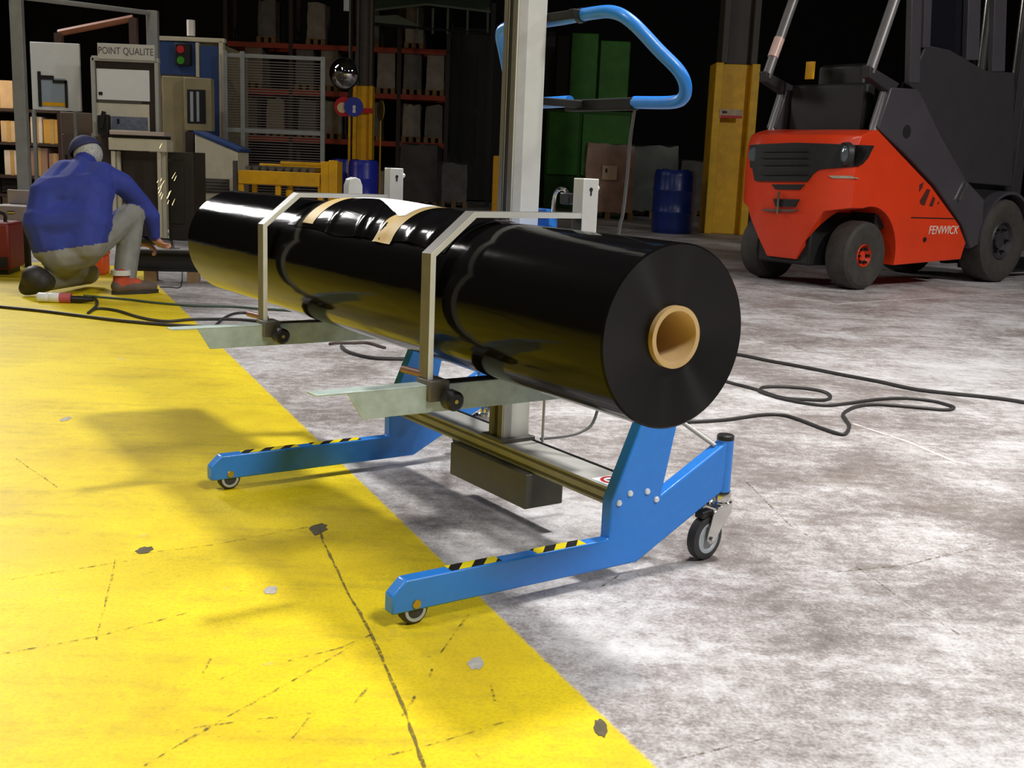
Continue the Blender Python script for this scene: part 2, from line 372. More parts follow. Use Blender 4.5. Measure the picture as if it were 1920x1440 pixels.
def caster(v0, ang):
    uc = .9895; vc = v0+TH/2
    tb = MB().cyl((uc, vc, .176), (uc, vc, .318), .0225, n=28).build('caster_tube', BLUE, tro, .002)
    MB().lathe([(.0, .330), (.019, .330), (.0225, .327), (.0225, .316), (0, .316)], (uc, vc, 0), (0, 0, 1), 28).build('tube_cap', BLACKP, tb)
    ca = MB(); ca.lathe([(0, .178), (.024, .178), (.026, .172), (.026, .152), (.030, .148), (.030, .140), (0, .140)], (uc, vc, 0), (0, 0, 1), 28)
    hd = ca.build('caster_swivel_head', CHROME, tro)
    du, dv = math.cos(ang), math.sin(ang); T = .058; wc = Vector((uc+du*T, vc+dv*T, .060)); ax = Vector((-dv, du, 0)); dd = Vector((du, dv, 0))
    fk = MB()
    for s in (-1, 1):
        o = wc+ax*s*.0215-Vector((0, 0, wc.z))
        poly = [(-.080, .142), (-.020, .142), (.000, .128), (.012, .085), (.016, .058), (.006, .046), (-.010, .046), (-.022, .056), (-.046, .090), (-.078, .118)]
        f = lambda p, w_: o+dd*p[0]+ax*w_+Vector((0, 0, p[1])); n = len(poly)
        fk.add([f(p, -.002) for p in poly]+[f(p, .002) for p in poly], [tuple(range(n)), tuple(range(2*n-1, n-1, -1))]+[(i, i+n, (i+1) % n+n, (i+1) % n) for i in range(n)])
    a = wc-Vector((0, 0, wc.z)); n4 = []
    for pu, pw in ((-.080, -.0235), (-.018, -.0235), (-.018, .0235), (-.080, .0235)): n4.append(a+dd*pu+ax*pw)
    fk.add([p+Vector((0, 0, .138)) for p in n4]+[p+Vector((0, 0, .143)) for p in n4], [(0, 1, 2, 3), (7, 6, 5, 4), (0, 4, 5, 1), (1, 5, 6, 2), (2, 6, 7, 3), (3, 7, 4, 0)])
    fk.build('caster_fork', CHROME, hd, .0015)
    MB().lathe([(.040, -.014), (.052, -.015), (.058, -.012), (.0600, 0), (.058, .012), (.052, .015), (.040, .014)], wc, ax, 40, closed=True).build('caster_tyre', RUBBER, hd)
    hb = MB(); hb.lathe([(0, -.009), (.030, -.009), (.034, -.0145), (.041, -.0145), (.041, .0145), (.034, .0145), (.030, .009), (0, .009)], wc, ax, 36); hb.build('caster_hub', GREYP, hd)
    MB().cyl(wc-ax*.029, wc+ax*.029, .0065, n=8).build('caster_axle', CHROME, hd)
    bx = wc+dd*.008+Vector((0, 0, .066)); MB().box((-.024, -.014, -.010), (.024, .014, .010), M=axes(bx, dd, ax, (0, 0, 1))).build('brake_pedal', BLACKP, hd, .004)
caster(0, math.radians(188)); caster(WB, math.radians(150))
# cross beam between the legs
cb = MB(); cb.prism([(.631, .1765), (.732, .1765), (.732, .224), (.631, .224)], TH, WB).build('cross_beam', ALU, tro, .002)
cbo = cb and tro.children[-1]
for z in (.188, .212): MB().box((.6295, TH+.001, z-.0035), (.6312, WB-.001, z+.0035)).build('beam_groove', STEEL, cbo, smooth=False)
MB().box((.736, TH+.001, .219), (.742, WB-.001, .2255)).build('beam_cable', BLACKP, cbo, smooth=False)
st = MB().box((.640, .058, .2242), (.724, .135, .2249)).build('warning_sticker', PAPER, cbo, smooth=False)
RED = mat('sign_red', (200, 28, 40), .5, 0, .03, 10)
MB().lathe([(.025, 0), (.034, 0), (.034, .0006), (.025, .0006)], (.682, .097, .2249), (0, 0, 1), 32, closed=True).build('prohibition_ring', RED, st)
MB().box((-.027, -.004, 0), (.027, .004, .0008), M=axes((.682, .097, .2249), (.7, .7, 0), (-.7, .7, 0), (0, 0, 1))).build('prohibition_bar', RED, st, smooth=False)
MB().add([(.665, .108, .2254), (.690, .106, .2254), (.697, .098, .2254), (.694, .090, .2254), (.680, .093, .2254), (.668, .100, .2254)], [(0, 1, 2, 3, 4, 5)]).build('foot_symbol', BLACKP, st, smooth=False)
# battery box hung under the beam
MB().box((.606, .372, .078), (.734, .768, .1764)).build('battery_box', DKSTEEL, tro, .003)
# mast
MU0, MU1, MV0, MV1 = .640, .735, .548, .612
ms = MB().prism([(MU0, MV0), (MU1, MV0), (MU1, MV1), (MU0, MV1)], .224, 1.92, 'z').build('mast', ALUW, tro, .003)
MB().box((MU0-.0012, MV0+.023, .226), (MU0+.001, MV0+.039, 1.915)).build('mast_slot', DARK, ms, smooth=False)
for va, vb in ((MV0+.002, MV0+.019), (MV0+.043, MV1-.002)):
    MB().box((MU0-.003, va, .226), (MU0+.001, vb, 1.915)).build('mast_rail', STEEL, ms, smooth=False)
MB().box((MU0+.003, MV0-.003, .226), (MU0+.030, MV0+.001, 1.915)).build('mast_edge_strip', ALU, ms, smooth=False)
MB().box((.628, .525, .224), (.742, .635, .236)).build('mast_foot_plate', STEEL, ms, .002)
MB().cyl((.748, .498, .224), (.748, .498, .80), .004, n=8).build('lift_guide_rod', ALU, tro)
for v1, vm in ((.02, .56), (WB+.017, .60)):
    MB().cyl((.955, v1, .302), (.737, vm, .585), .006, n=10).build('mast_stay_rod', ALU, tro)
# carriage behind the roll with two shelf arms and two clamp arms
cg = MB().box((.737, .22, .500), (.775, 1.64, .555)).build('carriage_beam', STEEL, tro, .002)
MB().box((.642, .520, .50), (.775, .545, .835)).build('carriage_side_plate', BLUE, tro, .003)
MB().box((.642, .615, .50), (.775, .640, .835)).build('carriage_side_plate', BLUE, tro, .003)
MB().box((.745, .520, .46), (.775, .640, .835)).build('carriage_back_plate', BLUE, tro, .003)
qa = TR.on_u(1008, 424, .78); qb = TR.on_u(1040, 408, .78); MB().box((.762, qb.y, qa.z), (.79, qa.y, qb.z)).build('carriage_bracket', BLUE, tro, .002)
qa = TR.on_u(1010, 397, .78); qb = TR.on_u(1034, 392, .78); MB().box((.762, qb.y, qa.z-.02), (.78, qa.y, qb.z)).build('carriage_bracket', BLUE, tro, .002)
def clamp(v0):
    # L-angle shelf: upright flange facing -v and flat flange on top
    sh = MB()
    sh.prism([(.000, .4815), (.040, .416), (.692, .416), (.692, .4815)], v0, v0+.004)
    sh.box((-.076, v0, .4785), (.692, v0+.048, .4825))
    so = sh.build('shelf_angle', GALV, tro, .0008)
    MB().box((.258, v0+.004, .4826), (.425, v0+.046, .4842)).build('rubber_pad', BLACKP, so, smooth=False)
    uo = MB().box((.644, v0+.002, .416), (.692, v0+.044, .973)).build('support_post', ALUW, tro, .002)
    MB().box((.692, v0+.006, .500), (.738, v0+.040, .555)).build('post_bracket', STEEL, tro, .002)
    kh = MB(); kh.cyl((.668, v0+.0026, .946), (.668, v0+.0014, .946), .0055, n=12); kh.box((.6655, v0+.0012, .931), (.6705, v0+.0026, .946)); kh.build('keyhole_slot', DARK, uo)
    MB().lathe([(0, 0), (.007, 0), (.008, .012), (.005, .016), (0, .016)], (.692, v0+.023, .950), (1, 0, 0), 10).build('screw_knob', ALUW, uo)
    # bent flat bar holding the roll down
    pu = .212; t_ = .0135
    pts = [(pu, .486), (pu, .790), (.3285, .8875), (.650, .8875)]
    inn = [(pu+t_, .486), (pu+t_, .784), (.3335, .874), (.650, .874)]
    bar = MB().prism(pts+inn[::-1], v0+.006, v0+.049).build('clamp_bar', STEEL, tro, .0012)
    e = MB(); e.prism(pts[:2]+inn[1::-1], v0+.0052, v0+.0061); e.prism(pts[1:3]+inn[2:0:-1], v0+.0052, v0+.0061); e.prism(pts[2:4]+inn[3:1:-1], v0+.0052, v0+.0061); e.build('clamp_bar_edge', ALUW, bar, smooth=False)
    MB().box((pu-.005, v0-.016, .444), (pu+.048, v0+.050, .494)).build('clamp_block', STEEL, tro, .002)
    kn = MB(); kn.lathe([(0, -.062), (.018, -.062), (.024, -.057), (.025, -.030), (.021, -.022), (.012, -.020), (.012, -.004), (0, -.004)], (pu+.033, v0-.010, .454), (0, 1, 0), 24)
    ko = kn.build('clamp_knob', BLACKP, tro); MB().lathe([(0, 0), (.005, 0), (.005, -.002), (0, -.002)], (pu+.033, v0-.0715, .454), (0, 1, 0), 10).build('knob_screw', BRASS, ko)
    MB().cyl((pu+.012, v0+.012, .501), (pu-.004, v0+.120, .501), .009, n=14).build('clamp_pin', mat('copper_brown_pin', (142, 106, 92), .4, .3, .1, 20), tro)
    return so
clamp(.232); clamp(1.250)
p2 = MB(); p2.prism([(.665, .40), (.720, .40), (.720, .905), (.711, .927), (.692, .934), (.674, .927), (.665, .905)], 1.600, 1.640); p2.build('rear_post', ALUW, tro, .002)
def hp(x, y, u): return TR.on_u(x, y, u)
# release lever and small fittings near the mast
MB().tube(smooth_path([hp(x, y, .80) for x, y in ((1039, 412), (1038, 385), (1041, 363), (1050, 354), (1060, 356), (1064, 366))], 6), .006, 10).build('release_lever', CHROME, tro)
q = hp(1066, 372, .80); MB().box((.785, q.y-.022, q.z-.016), (.815, q.y+.022, q.z+.016)).build('lever_switch', BLACKP, tro, .004)
MB().cyl((.805, .44, .862), (.735, .352, .868), .009, n=12).build('lever_shaft', CHROME, tro)
# push handle: bent blue tube behind the mast
def hp(x, y, u): return TR.on_u(x, y, u)
cor = [hp(1068, 190, .90), hp(1000, 193, .90), hp(966, 186, .895), hp(955, 150, .87), hp(945, 100, .83), hp(939, 66, .79), hp(949, 52, .775), hp(985, 45, .77), hp(1045, 37, .77), hp(1110, 25, .77), hp(1150, 23, .775), hp(1185, 42, .785), hp(1235, 94, .83), hp(1272, 132, .865), hp(1285, 160, .885), hp(1281, 183, .895), hp(1258, 192, .90), hp(1190, 192, .90)]
ha = MB().tube(smooth_path(cor, 6), .0165, 16).build('push_handle', BLUE, tro)
MB().tube([hp(1086, 30, .77), hp(1094, 28, .77)], .0195, 16).build('handle_clamp', BLACKP, ha)
a = hp(1090, 28, .77)
MB().box((.735, a.y-.012, a.z-.012), (.765, a.y+.012, a.z+.012)).build('handle_bracket', mat('matt_black', (9, 9, 9), .8, 0, .1, 20), ha, .003)
MB().box((.736, a.y, a.z-.012), (.752, MV1, a.z+.010)).build('handle_bracket', mat('matt_black', (9, 9, 9), .8, 0, .1, 20), ha, .003)
a = hp(1066, 196, .90); b = hp(1192, 196, .90)
MB().box((.885, b.y, a.z-.020), (.915, a.y, a.z+.012)).build('control_box', mat('matt_black', (9, 9, 9), .8, 0, .1, 20), ha, .004)
MB().box((.735, .57, 1.165), (.89, .60, 1.185)).build('handle_bracket', mat('matt_black', (9, 9, 9), .8, 0, .1, 20), ha, .003)
pc = [hp(1190, 205, .90), hp(1182, 260, .905), hp(1176, 330, .915), hp(1168, 400, .93), hp(1160, 440, .94)]
q = pc[-1]; pc += [Vector((.95, q.y+.03, .55)), Vector((.94, q.y+.05, .3)), Vector((.88, q.y+.05, .24)), Vector((.745, q.y+.06, .232))]
MB().tube(smooth_path(pc, 6), .0045, 8).build('power_cord', mat('grey_cord', (96, 96, 94), .5, 0, .1, 20), tro)

# ================================================================== FILM ROLL
RU, RZ, RR, V0, V1, RC = .4365, .6735, .1890, -.3550, 2.0770, .0641
def film_mat(name, rough, bumpy):
    t = NT(name); t.b.inputs['Base Color'].default_value = (.0045, .0042, .0045, 1); t.b.inputs['Roughness'].default_value = rough
    t.b.inputs['IOR'].default_value = 1.19; v = t.coord()
    nz = t.noise(t.mapping(v, (5, .9, 5)), 3.0, 3, .5, .6)
    t.bump(nz, bumpy, .012); return t.m
FILM = film_mat('black_stretch_film', .10, .10); FILM2 = film_mat('black_loose_film', .13, .16)
def end_mat():
    t = NT('wound_film_edge'); t.b.inputs['Base Color'].default_value = (.002, .002, .002, 1); t.b.inputs['Roughness'].default_value = .26
    t.b.inputs['Anisotropic'].default_value = .93; t.b.inputs['Anisotropic Rotation'].default_value = .25; t.b.inputs['IOR'].default_value = 1.5
    tg = t.n('ShaderNodeTangent'); tg.direction_type = 'RADIAL'; tg.axis = 'Y'; t.l(tg.outputs[0], t.b.inputs['Tangent'])
    v = t.coord(); s = t.n('ShaderNodeSeparateXYZ'); t.l(v, s.inputs[0])
    r = t.math('SQRT', t.math('ADD', t.math('POWER', s.outputs[0], 2), t.math('POWER', s.outputs[2], 2)))
    c = t.n('ShaderNodeCombineXYZ'); t.l(r, c.inputs[0])
    nz = t.noise(c.outputs[0], 900, 2); t.bump(nz, .12, .0006)
    return t.m
rollo = TR.o+TR.u*RU+TR.v*0; rollo = Vector((rollo.x, rollo.y, RZ))
roll = thing('film_roll', rollo, TR.yaw, 'long black plastic film roll clamped on the blue trolley', 'film roll')
n = 128; mb = MB()
prof = [(RR-.004, V0), (RR, V0+.004)]+[(RR, V0+.004+(V1-V0-.008)*k/24) for k in range(1, 24)]+[(RR, V1-.004), (RR-.004, V1)]
mb.lathe(prof, (0, 0, 0), (0, 1, 0), n)
mb.lathe([(RR-.004, V0), (RR-.05, V0+.004), (RC, V0+.0085)], (0, 0, 0), (0, 1, 0), n, 1); mb.lathe([(RC, V1), (RR-.004, V1)], (0, 0, 0), (0, 1, 0), n, 1)
bd = mb.build('wound_film', [FILM, end_mat()], roll, angle=30)
MB().lathe([(RC-.0005, V0-.004), (RC-.0105, V0-.004), (RC-.0115, V0-.002), (RC-.0115, V1+.003), (RC-.0005, V1+.003)], (0, 0, 0), (0, 1, 0), 64, closed=True).build('cardboard_core', CARD, roll)
# loose outer flap over the top of the roll, rippled, with two strips of tape and a white sheet
def flap_r(v, a):
    e = max(0, min(1, (v-.29)/.10))*max(0, min(1, (1.235-v)/.10))
    rise = .013*(1-math.exp(-max(0, 142-a)/13))
    fold = sum(h*math.exp(-((v-c+(a-120)*.0009)/w_)**2) for c, w_, h in ((.655, .012, .005), (.735, .010, .0035), (.79, .013, .005), (.965, .016, .004), (.50, .02, .004), (.40, .018, .003)))*max(0, min(1, (a-100)/20))
    hump = math.exp(-((v-.862)/.22)**2)*math.exp(-((a-100)/26)**2)*.012
    return RR+.0022+e*(rise+fold+hump)
def shell(v0, v1, a0, a1, nv, na, fr, edge=None):
    mb = MB(); vs = []
    for i in range(nv+1):
        v = v0+(v1-v0)*i/nv
        aa0, aa1 = (a0, a1) if not edge else edge(v)
        for j in range(na+1):
            a = aa0+(aa1-aa0)*j/na; r = fr(v, a)
            vs.append((r*math.cos(math.radians(a)), v, r*math.sin(math.radians(a))))
    mb.add(vs, [(i*(na+1)+j, i*(na+1)+j+1, (i+1)*(na+1)+j+1, (i+1)*(na+1)+j) for i in range(nv) for j in range(na)]); return mb
shell(.295, 1.245, 0, 0, 110, 30, flap_r, lambda v: (35, 142.5+1.6*math.sin(9*v)+.8*math.sin(23*v)+5*max(0, (v-1.09)))).build('loose_film_flap', FILM2, roll, angle=60)
tp = lambda v, a: flap_r(v, a)+.0012
def tape(fv0, fv1, a0, a1):
    mb = MB(); vs = []; na = 24
    for k in range(na+1):
        a = a0+(a1-a0)*k/na; x = k/na
        for q in range(5):
            v = (fv0(x)*(1-q/4)+fv1(x)*(q/4)); r = tp(v, a); vs.append((r*math.cos(math.radians(a)), v, r*math.sin(math.radians(a))))
    mb.add(vs, [(k*5+q, k*5+q+1, (k+1)*5+q+1, (k+1)*5+q) for k in range(na) for q in range(4)]); mb.build('tape_strip', KRAFT, roll, angle=60)
tape(lambda x: 1.142-.035*x, lambda x: 1.069-.03*x, 138, 70)
tape(lambda x: .666-.06*x, lambda x: .569-.0*x, 144.5, 70)
def paper_edge(v):
    x = (v-.60)/(1.03-.60); return (62, 99+20*max(0, 1-abs(x-.06)/.55))
shell(.60, 1.03, 0, 0, 40, 14, lambda v, a: flap_r(v, a)+.0022, paper_edge).build('white_sheet', PAPER, roll, angle=60)

# ================================================================== FORK LIFT
ORANGE = mat('orange_red_truck_paint', (226, 62, 22), .38, 0, .06, 3, .1, dirt=.10)
TRUCKG = mat('truck_dark_grey', (48, 46, 50), .5, 0, .1, 6)
TRUCKG2 = mat('truck_grey_panel', (66, 63, 69), .45, 0, .1, 4)
TYRE = mat('truck_tyre_rubber', (58, 54, 50), .75, 0, .25, 14, bump=.1)
GUARD = mat('guard_tube_grey', (128, 126, 128), .4, .3, .1, 8)
LENS = mat('lamp_lens', (110, 118, 124), .12, .2, .1, 8)
LOGO = mat('logo_white', (232, 214, 200), .5, 0, .03, 10)
fk = thing('forklift_truck', FK.o, FK.yaw, 'orange and dark grey forklift truck parked beyond the film roll', 'forklift')
SN, SF = -.13, 1.13
def sp_(x, y, s=SN): q = FK.on_v(1280+x/2.572, y/2.572, s); return (q.x, q.z)
def rp_(x, y, f): q = FK.on_u(x, y, f); return (q.y, q.z)
# counterweight and body: side outline pushed across the truck, wheel arches cut out
out = [(-.62, .25), (-.70, .62), (-.72, 1.02), (-.70, 1.27), (-.62, 1.37), (-.45, 1.405)]+[sp_(940, 625), sp_(1050, 742), sp_(1200, 900), sp_(1330, 1080), sp_(1365, 1170), sp_(1340, 1250), sp_(1010, 1280)]
body = MB(); NS = 14; k = len(out); vs = []
for j in range(NS+1):
    s = SN+(SF-SN)*j/NS; e = abs(2*j/NS-1)
    for f, z in out:
        rear = max(0, (-.25-f)/.5)
        vs.append((f+.24*rear*(e**3.2), s, z))
body.add(vs, [tuple(range(k)), tuple(range((NS+1)*k-1, NS*k-1, -1))]+[(j*k+i, (j+1)*k+i, (j+1)*k+(i+1) % k, j*k+(i+1) % k) for j in range(NS) for i in range(k)])
bo = body.build('counterweight_body', ORANGE, fk, smooth=True, angle=50)
WF = FK.on_v(1280+888/2.572, 1228/2.572, SN).x; WZ = .312
cut = MB()
for a, b in ((SN-.2, .25), (.75, SF+.2)):
    cut.cyl((WF, a, WZ), (WF, b, WZ), .445, n=40)
co = cut.build('arch_cut', ORANGE, None); co.parent = fk
for sgn in (0, 1):
    m_ = (lambda s: s) if not sgn else (lambda s: SN+SF-s)
    tri = [(m_(-.4), .80), (m_(.06), .70), (m_(.36), .20), (m_(.36), .05), (m_(-.4), .05)]
    w_ = MB().prism(tri, -1.2, WF-.02, 'u').build('arch_wedge', ORANGE, fk)
    bm = bo.modifiers.new('w', 'BOOLEAN'); bm.object = w_; bm.operation = 'DIFFERENCE'; bm.solver = 'EXACT'
bm = bo.modifiers.new('c', 'BOOLEAN'); bm.object = co; bm.operation = 'DIFFERENCE'; bm.solver = 'EXACT'
bpy.context.view_layer.update(); bake(bo)
for o_ in [c for c in fk.children if c.name.startswith('arch_')]: bpy.data.objects.remove(o_)
bo.data.polygons.foreach_set('use_smooth', [True]*len(bo.data.polygons)); bo.data.set_sharp_from_angle(angle=math.radians(32))
b_ = bo.modifiers.new('bevel', 'BEVEL'); b_.width = .025; b_.segments = 3; b_.limit_method = 'ANGLE'; b_.angle_limit = math.radians(45)
# dark liner behind the arches
MB().box((WF-.40, .20, .20), (WF+.55, .80, .68)).build('axle_housing', DARK, fk, .02)
# rear grille and lamps, wrapped on the curved rear face
def rear_f(s):
    e = abs(2*(s-SN)/(SF-SN)-1); return -.72+.24*.94*(e**3.2)
def rear_patch(px, m, name, off=.012, nx=14, parent=bo):
    P = [FK.on_u(x, y, -.66) for x, y in px]
    S = [(p.y, p.z) for p in P]; s0 = min(p[0] for p in S); s1 = max(p[0] for p in S)
    # clip outline into vertical columns
    def span(s):
        zs = []
        for (a, b), (c, d) in zip(S, S[1:]+S[:1]):
            if (a-s)*(c-s) < 0 or a == s: zs.append(b+(d-b)*((s-a)/(c-a) if c != a else 0))
        return (min(zs), max(zs)) if zs else None
    mb = MB(); cols = []
    for i in range(nx+1):
        s = s0+(s1-s0)*(.002+.996*i/nx); q = span(s)
        if q: cols.append((s, q))
    vs = []
    for s, (a, b) in cols:
        f = rear_f(max(SN, min(SF, s)))
        vs += [(f-off, s, a), (f-off, s, b), (f+.05, s, b), (f+.05, s, a)]
    fs = []
    for i in range(len(cols)-1):
        for j in range(4): fs.append((i*4+j, i*4+(j+1) % 4, (i+1)*4+(j+1) % 4, (i+1)*4+j))
    fs += [(3, 2, 1, 0), tuple(len(vs)-4+j for j in range(4))]
    mb.add(vs, fs); return mb.build(name, m, parent, smooth=True)
gr = rear_patch([(1403, 272), (1500, 268), (1611, 271), (1604, 290), (1590, 306), (1580, 312), (1537, 318), (1528, 328), (1523, 341), (1420, 340), (1418, 318), (1402, 312)], DARK, 'rear_grille', .010, 26)
for y0 in (281, 293, 306, 324): rear_patch([(1432, y0), (1522, y0-.5), (1522, y0+4), (1432, y0+4.5)], BLACKP, 'grille_slat', .022, 10)
lc = FK.on_u(1571, 288, -.66); fz = rear_f(lc.y)
MB().lathe([(0, -.035), (.05, -.030), (.075, -.012), (.082, .03)], (fz, lc.y, lc.z), (1, -.35, 0), 24).build('rear_lamp', LENS, bo)
MB().lathe([(.082, -.012), (.10, -.018), (.105, .03), (.082, .03)], (fz, lc.y, lc.z), (1, -.35, 0), 24, closed=True).build('lamp_bezel', TRUCKG, bo)
lc2 = FK.on_u(1418, 290, -.66); MB().lathe([(0, -.02), (.06, -.018), (.08, .03)], (rear_f(lc2.y), lc2.y, lc2.z), (1, .3, 0), 24).build('rear_lamp', LENS, bo)
rear_patch([(1458, 373), (1505, 374), (1500, 388), (1462, 387)], DARK, 'tow_recess', .006, 8)
a = FK.on_u(1470, 376, -.66); MB().cyl((rear_f(a.y)-.02, a.y, a.z-.12), (rear_f(a.y)-.02, a.y, a.z+.08), .012, n=10).build('tow_pin', CHROME, bo)
rear_patch([(1435, 392), (1503, 393), (1502, 397), (1437, 396)], STEEL, 'scuffed_edge', .006, 8)
rear_patch([(1455, 346), (1515, 346), (1512, 356), (1460, 355)], DARK, 'name_recess', .004, 8)
rear_patch([(1551, 329), (1582, 329), (1582, 334), (1551, 334)], mat('weight_plate', (170, 164, 146), .5, .3, .2, 30), 'rating_plate', .006, 6)
# side louvres, seam, badge on the near flank
def side_patch(px, m, name, off=.004):
    P = [FK.on_v(x, y, SN) for x, y in px]; return MB().prism([(p.x, p.z) for p in P], SN-off, SN+.01).build(name, m, bo, smooth=False)
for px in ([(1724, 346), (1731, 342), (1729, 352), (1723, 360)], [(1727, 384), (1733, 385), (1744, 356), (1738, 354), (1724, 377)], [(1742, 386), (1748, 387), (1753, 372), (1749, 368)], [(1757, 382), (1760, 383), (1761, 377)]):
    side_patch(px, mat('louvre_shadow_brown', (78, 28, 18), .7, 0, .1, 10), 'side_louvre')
side_patch([(1708, 407), (1788, 409), (1788, 411), (1708, 409)], DARK, 'panel_seam', .003)
lg = FK.on_v(1768, 432, SN)
text_obj('side_badge', 'FENWICK', .115, axes((lg.x, SN-.004, lg.z), (1, 0, 0), (0, 0, 1), (0, -1, 0)), LOGO, bo, .002, .25, 1.0)
lp = FK.on_v(1733, 449, SN); MB().cyl((lp.x, SN+.01, lp.z), (lp.x, SN-.012, lp.z), .022, n=14).build('filler_cap', DARK, bo)
# wheels
def wheel(f, s0, s1, r, name, hubm, hr):
    w_ = thing(name, (0, 0, 0)); w_.parent = fk; sm = (s0+s1)/2; h = (s1-s0)/2
    MB().lathe([(hr, -h*.75), (r*.72, -h), (r*.88, -h*.98), (r*.97, -h*.80), (r, -h*.45), (r, h*.45), (r*.97, h*.80), (r*.88, h*.98), (r*.72, h), (hr, h*.75)], (f, sm, r), (0, 1, 0), 44, closed=True).build('tyre', TYRE, w_)
    d = -1 if sm < .5 else 1
    MB().lathe([(hr*1.02, d*h*.70), (hr*.94, d*h*.82), (hr*.85, d*h*.60), (hr*.45, d*h*.35), (hr*.40, d*h*.62), (0, d*h*.66)], (f, sm, r), (0, 1, 0), 32).build('rim', hubm, w_)
    nb = 6
    for i in range(nb):
        t = 2*math.pi*i/nb; c = Vector((f+hr*.64*math.cos(t), sm+d*h*.46, r+hr*.64*math.sin(t)))
        MB().cyl(c, c+Vector((0, d*.05, 0)), .014, n=6).build('wheel_nut', DARK, w_)
    return w_
wheel(WF, SN+.0, SN+.25, .312, 'rear_wheel', ORANGE, .105); wheel(WF, SF-.25, SF, .312, 'rear_wheel', ORANGE, .105)
FF = FK.on_v(1883, 440, SN).x
wheel(FF, SN-.02, SN+.29, .430, 'front_wheel', TRUCKG, .20); wheel(FF, SF-.29, SF+.02, .430, 'front_wheel', TRUCKG, .20)
# front mudguard and step
mg = MB(); n_ = 14; vs = []
for i in range(n_+1):
    t = math.radians(5+175*i/n_)
    for r in (.475, .505):
        for s in (SN-.03, SN+.32): vs.append((FF+r*math.cos(t), s, .43+r*math.sin(t)))
fs = []
for i in range(n_):
    a = i*4; fs += [(a, a+1, a+5, a+4), (a+2, a+6, a+7, a+3), (a, a+4, a+6, a+2), (a+1, a+3, a+7, a+5)]
fs += [(0, 2, 3, 1), (n_*4, n_*4+1, n_*4+3, n_*4+2)]
mg.add(vs, fs); mg.build('mudguard', TRUCKG2, fk)
# slanted side beam of the overhead guard, both flanks
beam = [sp_(938, 618), sp_(1000, 420), sp_(1135, 430), sp_(1240, 650), sp_(1365, 870), sp_(1450, 960), sp_(1440, 1170), sp_(1385, 1200), sp_(1345, 1085), sp_(1215, 895), sp_(1065, 735)]
for a, b in ((SN-.012, SN+.10), (SF-.10, SF+.012)): MB().prism(beam, a, b).build('side_beam', TRUCKG2, fk, .015)
q = sp_(1075, 635); MB().cyl((q[0], SN-.016, q[1]), (q[0], SN+.02, q[1]), .06, n=20).build('beam_recess', DARK, fk)
q0 = sp_(1320, 965); q1 = sp_(1360, 885); MB().cyl((q0[0], SN-.03, q0[1]), (q1[0], SN-.03, q1[1]), .012, n=8).build('step_grip', CHROME, fk)
# tilt tubes of the overhead guard: lower bracket, leaning tube, both sides
t0 = sp_(925, 335); t1 = sp_(1045, 0); t2 = sp_(1010, 425); t3 = sp_(940, 620)
sl = ((t1[0]-t0[0])/(t1[1]-t0[1]))
for s in (SN+.05, SF-.05):
    top = (t0[0]+sl*(3.25-t0[1]), 3.25)
    g = MB().tube([(t0[0], s, t0[1]-.03), (t1[0], s, t1[1]), (top[0], s, top[1])], .048, 14).build('guard_tube', GUARD, fk)
    MB().prism([(t0[0]-.06, t0[1]+.03), (t0[0]-.04, t0[1]-.07), (t2[0]+.02, t2[1]-.05), (t2[0]+.12, t2[1]+.05)], s-.045, s+.045).build('guard_bracket', TRUCKG, fk, .01)
    MB().tube([(t2[0], s, t2[1]), (t3[0], s, t3[1]-.05)], .04, 12).build('guard_lower_tube', GUARD, fk)
q = (t0[0]+sl*(FK.on_v(1455, 90, SF-.05).z-t0[1])); zz = FK.on_v(1455, 90, SF-.05).z
MB().cyl((q-.012*0-sl*.09, SF-.05, zz-.09), (q+sl*.09, SF-.05, zz+.09), .052, n=14).build('reflective_band', mat('reflective_red_white', (232, 196, 186), .3, 0, .1, 20, emit=0), fk)
# cab: floor, door panel, pillars, seat, dash, roof
cf0, cf1 = sp_(1110, 400)[0], FF+.15
door = [sp_(1100, 405), sp_(1185, 215), sp_(1300, 240), sp_(1470, 340), sp_(1610, 350), sp_(1600, 900), sp_(1370, 880), sp_(1260, 690), sp_(1140, 445)]
MB().prism(door, SN+.02, SN+.06).build('cab_door', TRUCKG, fk, .01)
for x0, x1, y1 in ((1100, 1150, 400), (1165, 1200, 230), (1375, 1435, 290), (1500, 1560, 345)):
    p0 = sp_(x0, y1); p1 = sp_(x1, y1); p2 = sp_(x1+15, -150); p3 = sp_(x0+15, -150)
    MB().prism([p0, p1, p2, p3], SN+.01, SN+.07).build('cab_pillar', TRUCKG2, fk, .008)
MB().prism([sp_(1150, 400), sp_(1200, 230), sp_(1375, 265), sp_(1450, 330), sp_(1440, 0), sp_(1180, -150)], SN+.075, SN+.08).build('door_glass', mat('dark_cab_glass', (24, 24, 30), .08, 0, .1, 4), fk)
MB().box((cf0-.2, SN+.1, .55), (cf1, SF-.1, 1.05)).build('cab_floor', DARK, fk, .02)
se = MB(); se.box((.15, .28, 1.05), (.75, .78, 1.30)); se.prism([(.05, 1.25), (.22, 1.25), (.16, 2.05), (.03, 2.05)], .27, .79); se.build('driver_seat', BLACKP, fk, .04)
MB().box((-.10, .12, 1.40), (.05, .98, 1.86)).build('seat_console', DARK, fk, .03)
a = FK.on_u(1518, 132, -.12); MB().box((-.125, a.y-.045, a.z-.08), (-.10, a.y+.045, a.z+.08)).build('warning_label', YRAIL, fk, smooth=False)
MB().box((1.5, .05, 1.0), (1.85, .95, 1.75)).build('dashboard', DARK, fk, .04)
